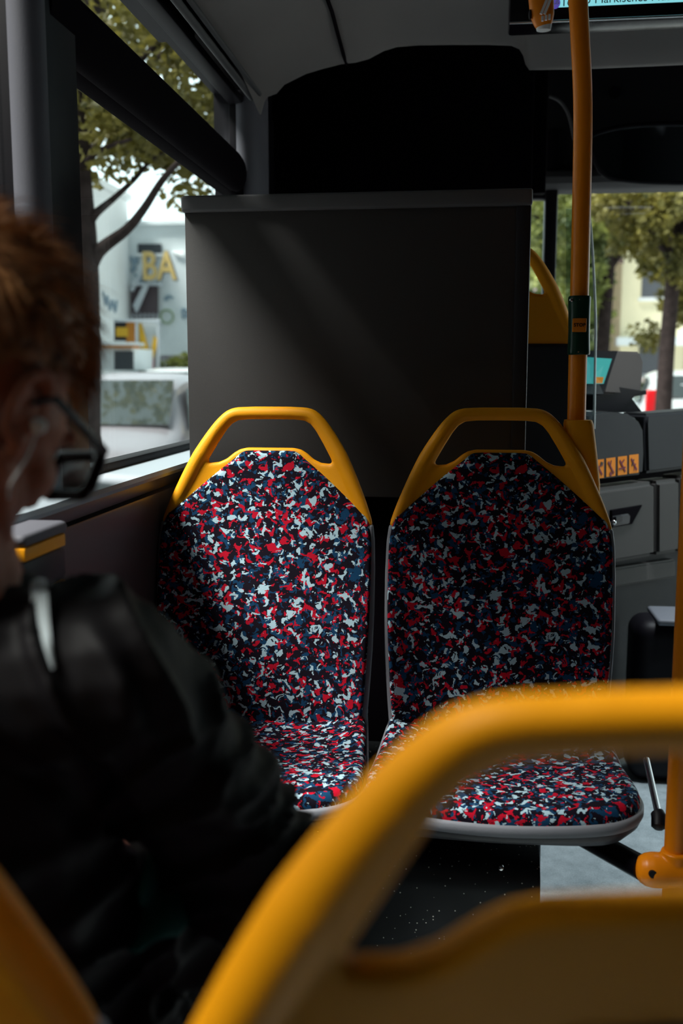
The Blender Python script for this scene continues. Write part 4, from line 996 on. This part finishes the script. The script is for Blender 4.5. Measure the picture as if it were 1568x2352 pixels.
# scribbles
def scribble(cx, cy, w, h, m, seed, n=9, r=.035):
    rn = random.Random(seed); b = NB(); pts = [P(cx + rn.uniform(-w, w), cy + rn.uniform(-h, h), Y=YG - .03) for _ in range(n)]
    tube(b, smooth_path(pts, 5), r, 6); o = obj('graffiti_scribble', b, m, bt); o.location = T
scribble(308, 608, 10, 20, gbl, 1); scribble(322, 640, 16, 12, gbl, 2); scribble(388, 685, 10, 8, gbl, 3, 6); scribble(425, 720, 8, 14, gbl, 4, 8); scribble(410, 580, 14, 10, plaster, 5, 6)
b = NB(); c = P(383, 727, Y=YG - .04); tube(b, [c + Vector((.2 * math.cos(a), 0, .2 * math.sin(a))) for a in [i * .42 for i in range(16)]], .03, 6); o = obj('graffiti_ring', b, mat('graffiti_green', (.35, .45, .30), .8), bt); o.location = T
b = NB(); pts = [P(x, y, X=pc.x + .02) for x, y in ((236, 670), (242, 700), (246, 680), (252, 712), (258, 690), (264, 716), (268, 690))]; tube(b, smooth_path(pts, 4), .04, 6); o = obj('graffiti_scribble', b, gbl, bt); o.location = T
# recessed stair tower in front of the facade
st = thing('fire_stair', 'zigzag outside stair on the graffiti building left of the partition', 'stair', P(330, 740, Y=29.3)); Ts = -Vector(st.location)
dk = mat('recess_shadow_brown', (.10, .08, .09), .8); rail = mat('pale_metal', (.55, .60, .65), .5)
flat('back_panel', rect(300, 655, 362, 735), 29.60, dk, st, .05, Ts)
for a, c in (((302, 668), (335, 610)), ((308, 706), (336, 650)), ((312, 715), (342, 645))):
    b = NB(); tube(b, [P(*a, Y=29.4), P(*c, Y=29.4)], .06, 8); o = obj('stair_flight', b, rail, st); o.location = Ts
for y in (650, 738): flat('landing', rect(300, y, 364, y + 5), 29.3, rail, st, .4, Ts)
b = NB()
for k in range(7): tube(b, [P(304 + k * 9.5, 720, Y=29.28), P(304 + k * 9.5, 738, Y=29.28)], .02, 6)
o = obj('railing', b, rail, st); o.location = Ts
# billboard and shelter
bb = thing('billboard', 'small billboard with black and yellow poster beside the graffiti building', 'billboard', P(315, 850, Y=24)); Tb = -Vector(bb.location)
blk = mat('poster_black', (.03, .03, .035), .6); yl = mat('poster_yellow', (.70, .42, .04), .6); orr = mat('poster_orange', (.55, .22, .04), .6); rd = mat('poster_red', (.42, .05, .09), .6); wt = mat('poster_white', (.55, .60, .62), .6)
flat('frame', rect(260, 733, 366, 739), 23.9, rail, bb, .1, Tb)
flat('poster_dark', rect(262, 739, 290, 783), 24, blk, bb, .05, Tb); flat('poster_mark', rect(266, 752, 294, 773), 23.97, yl, bb, .03, Tb); flat('poster_brown', rect(289, 740, 309, 786), 24.0, orr, bb, .05, Tb)
flat('poster_light', rect(318, 742, 362, 850), 24.05, wt, bb, .05, Tb)
flat('poster_stripe', [(318, 742), (324, 742), (343, 810), (320, 800)], 24.0, yl, bb, .03, Tb); flat('poster_flame', [(348, 835), (358, 800), (361, 780), (353, 770), (348, 800)], 24.0, yl, bb, .03, Tb); flat('poster_red_patch', rect(327, 822, 352, 850), 24, rd, bb, .03, Tb)
for x in (314, 364):
    b = NB(); tube(b, [P(x, 735, Y=23.95), P(x, 862, Y=23.95)], .035, 8); o = obj('post', b, rail, bb); o.location = Tb
kz = thing('kiosk', 'low kiosk with brown roof edge behind the silver car', 'kiosk', P(270, 860, Y=22)); Tk = -Vector(kz.location)
flat('roof_edge', rect(225, 786, 312, 793), 21.8, wt, kz, .6, Tk); flat('fascia', rect(225, 793, 305, 800), 21.9, orr, kz, .5, Tk); flat('wall', rect(230, 800, 303, 850), 22, plasterB, kz, 1.5, Tk); flat('window', rect(262, 806, 306, 850), 21.95, gdark, kz, .04, Tk)
b = NB(); 
for k in range(26): tube(b, [P(366 + k * 5, 815, Y=26), P(366 + k * 5, 866, Y=26)], .018, 6)
for y in (822, 856): tube(b, [P(360, y, Y=26), P(500, y, Y=26)], .02, 6)
o = obj('fence', b, mat('fence_purple', (.12, .09, .12), .7)); tag(o, 'low railing fence at the foot of the graffiti building', 'fence')
o = crown([(P(420, 850, Y=25.5), (1.3, .25, .25)), (P(435, 835, Y=25.7), (.6, .25, .3))], 1600, .12, leafB, None, 12, 'hedge'); tag(o, 'low green hedge behind the fence outside the left window', 'hedge')
# ---- cars
paint_s = mat('silver_paint', (.22, .21, .23), .35, .3, coat=.15); paint_w = mat('white_paint', (.62, .66, .68), .25, coat=.6); tyre = mat('tyre', (.015, .015, .016), .8)
cgl = mat('car_glass', (.03, .04, .04), .04, 0, 1.0, coat=1.0); inner = mat('car_interior', (.03, .03, .035), .8)
# lengthwise stations: (y, half width, sill z, hood/belt z, roof z, roof half width)
def car(name, label, loc, rz, paint, group, L=4.3, Hh=1.6, wd=.88, tz=.86, ts=.15):
    t = thing(name, label, 'car', loc, rz, group)
    st_ = [(0.0, .62, .38, .60, .62, .55), (.06, .76, .26, .70, .74, .62), (.25, .85, .20, .80, .86, .66), (.80, .88, .19, .90, .96, .68), (1.10, .88, .19, .96, 1.02, .69), (1.20, .88, .19, .98, 1.06, .69),
           (1.55, .88, .19, .99, 1.30, .64), (1.90, .88, .19, 1.0, 1.50, .60), (2.3, .88, .19, 1.0, 1.585, .60), (3.0, .88, .19, 1.01, 1.60, .60), (3.6, .88, .19, 1.02, 1.55, .60), (3.95, .86, .20, 1.02, 1.36, .60), (4.15, .84, .22, 1.02, 1.08, .64), (4.25, .80, .26, .95, 1.0, .66), (4.3, .70, .36, .80, .84, .60)]
    k = L / 4.3; hz = Hh / 1.6; b = NB(); rings = []
    for y, w, s, h, r, rw in st_:
        y *= k; s *= 1; h *= hz; r *= hz; w *= wd / .88; rw *= wd / .88
        half = [(0, s), (w * .9, s), (w, s + .08), (w * 1.01, (s + h) / 2), (w * .985, h), (rw + (w - rw) * .30, h + (r - h) * .55), (rw, h + (r - h) * .90), (rw * .8, r), (rw * .4, r + .012), (0, r + .015)]
        ring = [Vector((x, y, z)) for x, z in half] + [Vector((-x, y, z)) for x, z in reversed(half[1:-1])]
        rings.append(ring)
    loft(b, rings); obj('body_shell', b, paint, t, 35, 1)
    def gl(name, pts, m=cgl, push=.012):
        b = NB(); v = [Vector(p) for p in pts]; n = (v[1] - v[0]).cross(v[2] - v[0]).normalized(); c_ = sum(v, Vector()) / len(v)
        if n.dot(c_ - Vector((0, 2.4, .8))) < 0: n = -n
        loft(b, [[p + n * push for p in v], [p - n * .02 for p in v]]); return obj(name, b, m, t, 30)
    W_ = wd / .88
    gl('windscreen', [(-.70 * W_, 1.17 * k, 1.055 * hz), (.70 * W_, 1.17 * k, 1.055 * hz), (.58 * W_, 1.90 * k, 1.49 * hz), (-.58 * W_, 1.90 * k, 1.49 * hz)], push=.035)
    gl('rear_window', [(-.62 * W_, 4.12 * k, 1.12 * hz), (.62 * W_, 4.12 * k, 1.12 * hz), (.56 * W_, 3.72 * k, 1.47 * hz), (-.56 * W_, 3.72 * k, 1.47 * hz)], push=.05)
    for s in (-1, 1):
        gl('side_window', [(s * .845 * W_, 1.50 * k, 1.03 * hz), (s * .845 * W_, 2.45 * k, 1.04 * hz), (s * .685 * W_, 2.45 * k, 1.46 * hz), (s * .70 * W_, 2.02 * k, 1.43 * hz)], push=.03)
        gl('side_window', [(s * .845 * W_, 2.52 * k, 1.04 * hz), (s * .845 * W_, 3.45 * k, 1.05 * hz), (s * .69 * W_, 3.30 * k, 1.46 * hz), (s * .685 * W_, 2.52 * k, 1.46 * hz)], push=.03)
        b = NB(); ball(b, (s * (.98 * W_), 1.45 * k, 1.04 * hz), (.10, .06, .075), 14); obj('wing_mirror', b, paint, t, 60)
        b = NB(); ball(b, (s * .64 * W_, .10, .66 * hz), (.15, .10, .075), 16); obj('headlamp', b, M['white'], t, 60)
        b = NB(); box(b, (s * .74 * W_ - .14, 4.10 * k, tz * hz - ts), (s * .74 * W_ + .14, 4.31 * k, tz * hz + ts), .05, 3); obj('tail_lamp', b, mat_tail, t, 60)
        for y in (.78, 3.45):
            b = NB(); tube(b, [(s * (.70 * W_), y * k, .31), (s * (.90 * W_), y * k, .31)], .31, 24); w_ = obj('wheel', b, tyre, t, 40)
            b = NB(); tube(b, [(s * (.895 * W_), y * k, .31), (s * (.91 * W_), y * k, .31)], .19, 20); obj('hub_cap', b, M['chrome'], w_, 40)
    b = NB(); box(b, (-.26, -.015, .36), (.26, .02, .47), .005); obj('number_plate', b, M['white'], t)
    b = NB(); box(b, (-.45, -.01, .50), (.45, .04, .60), .01); obj('grille', b, M['black'], t)
    return t
mat_tail = mat('tail_lamp_red', (.55, .01, .015), .2, emit=((.6, .02, .02), .25))
car('car', 'silver car close by the left window, windscreen full of tree reflections', (-3.62, 8.55, GZ), math.radians(3), paint_s, 'cars in the street', 4.5, 1.62)
c2 = car('car', 'white car parked behind the silver car outside the left window', (-6.6, 19.5, GZ + .0), math.radians(0), paint_w, 'cars in the street', 4.3, 1.75)
# windscreen side: cars, trees, houses
def car_back(x, y, rz, label, hh=1.5, L=4.4):
    c = copy_tree(c2); c.location = (x, y, GZ); c.rotation_euler = (0, 0, math.radians(180 + rz)); c.scale = (1.0, L / 4.3, hh / 1.75); tag(c, label, 'car', 'cars in the street'); return c
car('car', 'white car with red tail lamp seen through the windscreen', (3.99, 22.4, GZ), math.pi, paint_w, 'cars in the street', 4.4, 1.68, .88, 1.06, .22)
car_back(6.0, 24.0, 0, 'white car further right behind the windscreen, cut by the picture edge', 1.5)
car_back(5.2, 38.0, 0, 'far car glimpsed beside the ticket machine through the windscreen', 1.5)
hb_ = thing('yellow_building', 'sunlit cream building beyond the trees ahead of the bus', 'building', (9, 46, GZ)); T = -Vector(hb_.location)
cream = mat('cream_plaster', (.95, .88, .62), .9, var=.05, vscale=.4); pinkp = mat('pink_plaster', (.55, .46, .44), .9, var=.05, vscale=.4); greyw = mat('facade_window', (.12, .13, .15), .25)
b = NB(); box(b, (6.4, 44, GZ), (20, 60, 16)); o = obj('facade', b, cream, hb_); o.location = T
for r in range(4):
    for c in range(5):
        x = 7.2 + c * 1.9; z = 1.2 + r * 3.2
        b = NB(); box(b, (x, 43.93, z), (x + .9, 44.02, z + 1.7)); o = obj('window', b, greyw, hb_); o.location = T
        b = NB(); box(b, (x - .12, 43.85, z - .15), (x + 1.02, 44, z)); w_ = obj('window_sill', b, plaster, hb_); w_.location = T
b = NB(); box(b, (6.2, 43.4, 3.0 - .6), (20, 44, 2.75)); o = obj('awning', b, plasterB, hb_); o.location = T
hp = thing('pink_building', 'pale striped building strip seen between partition and cab post', 'building', (2.4, 42, GZ)); T = -Vector(hp.location)
b = NB(); box(b, (.3, 42, GZ), (4.4, 52, 15)); o = obj('facade', b, pinkp, hp); o.location = T
b = NB()
for r_ in (1.0, 1.35, 1.75, 2.15): tube(b, [Vector((3.9 - r_ * math.cos(a), 41.95, 5.6 + 1.5 * r_ * math.sin(a))) for a in [math.pi * i / 16 for i in range(17)]], .09, 6)
o = obj('arch_mouldings', b, mat('moulding_brown', (.09, .06, .055), .8), hp); o.location = T
b = NB()
for k in range(5): box(b, (2.35 + k * .28, 41.9, GZ), (2.45 + k * .28, 42, 4.4))
o = obj('pilasters', b, mat('pilaster_brown', (.16, .12, .11), .8), hp); o.location = T
def wtree(px, Y, hw, label, blobs, seed, n=6000, size=.22, m=leafB, r=.28):
    c = P(px, 860, Y=Y); base = (c.x, Y, GZ)
    tree('street_tree', label, base, [((c.x, Y, GZ), r), ((c.x + .02, Y, 1.5), r * .8), ((c.x + .1, Y, 4), r * .65), ((c.x, Y, 7), r * .4)],
         [[((c.x + .05, Y, 3.2), r * .4), ((c.x + .9, Y - .2, 4.4), r * .25), ((c.x + 2, Y - .3, 5.2), r * .1)], [((c.x + .05, Y, 2.9), r * .4), ((c.x - .9, Y - .2, 4.0), r * .25), ((c.x - 2, Y - .3, 4.6), r * .1)]],
         blobs, n, size, m, seed)
def PB(l): return [(P(x, y, Y=Y), (rx, ry, rz_)) for x, y, Y, rx, ry, rz_ in l]
wtree(1525, 16, 0, 'dark trunk tree near the right edge of the windscreen', PB([(1540, 480, 16, 1.0, 1.5, .55), (1470, 470, 16, .8, 1.2, .22), (1420, 462, 17, .7, 1.2, .16), (1560, 610, 16, .22, .6, .4), (1490, 760, 17, .35, .5, .35), (1455, 570, 16.5, .45, .9, .18), (1600, 550, 16, .5, .8, .8)]), 21, 15000, .11, leafA, .15)
wtree(1378, 21, 0, 'thinner tree straight ahead beside the yellow pole', PB([(1345, 600, 21, .45, 1.2, 1.3), (1385, 500, 21, 1.1, 1.4, .7), (1300, 520, 21, 1.2, 1.4, 1.0), (1400, 570, 21, .3, .8, .3)]), 22, 13000, .15, leafB, .18)
wtree(1290, 30, 0, 'pale green tree behind the cab window post', PB([(1300, 600, 30, 1.4, 1.5, 2.2), (1290, 760, 30, 1.5, 1.5, 1.3), (1320, 480, 30, 1.6, 2, 1.2)]), 23, 8000, .32, leaf_mat('leaves_pale', (.24, .29, .12)), .3)
wtree(1620, 26, 0, 'tree overhanging the upper right of the windscreen', PB([(1560, 500, 26, 1.6, 1.5, .9), (1510, 600, 27, .5, 1, .5), (1590, 640, 26, .8, 1.5, 1.2)]), 24, 5000, .25, leafA, .25)
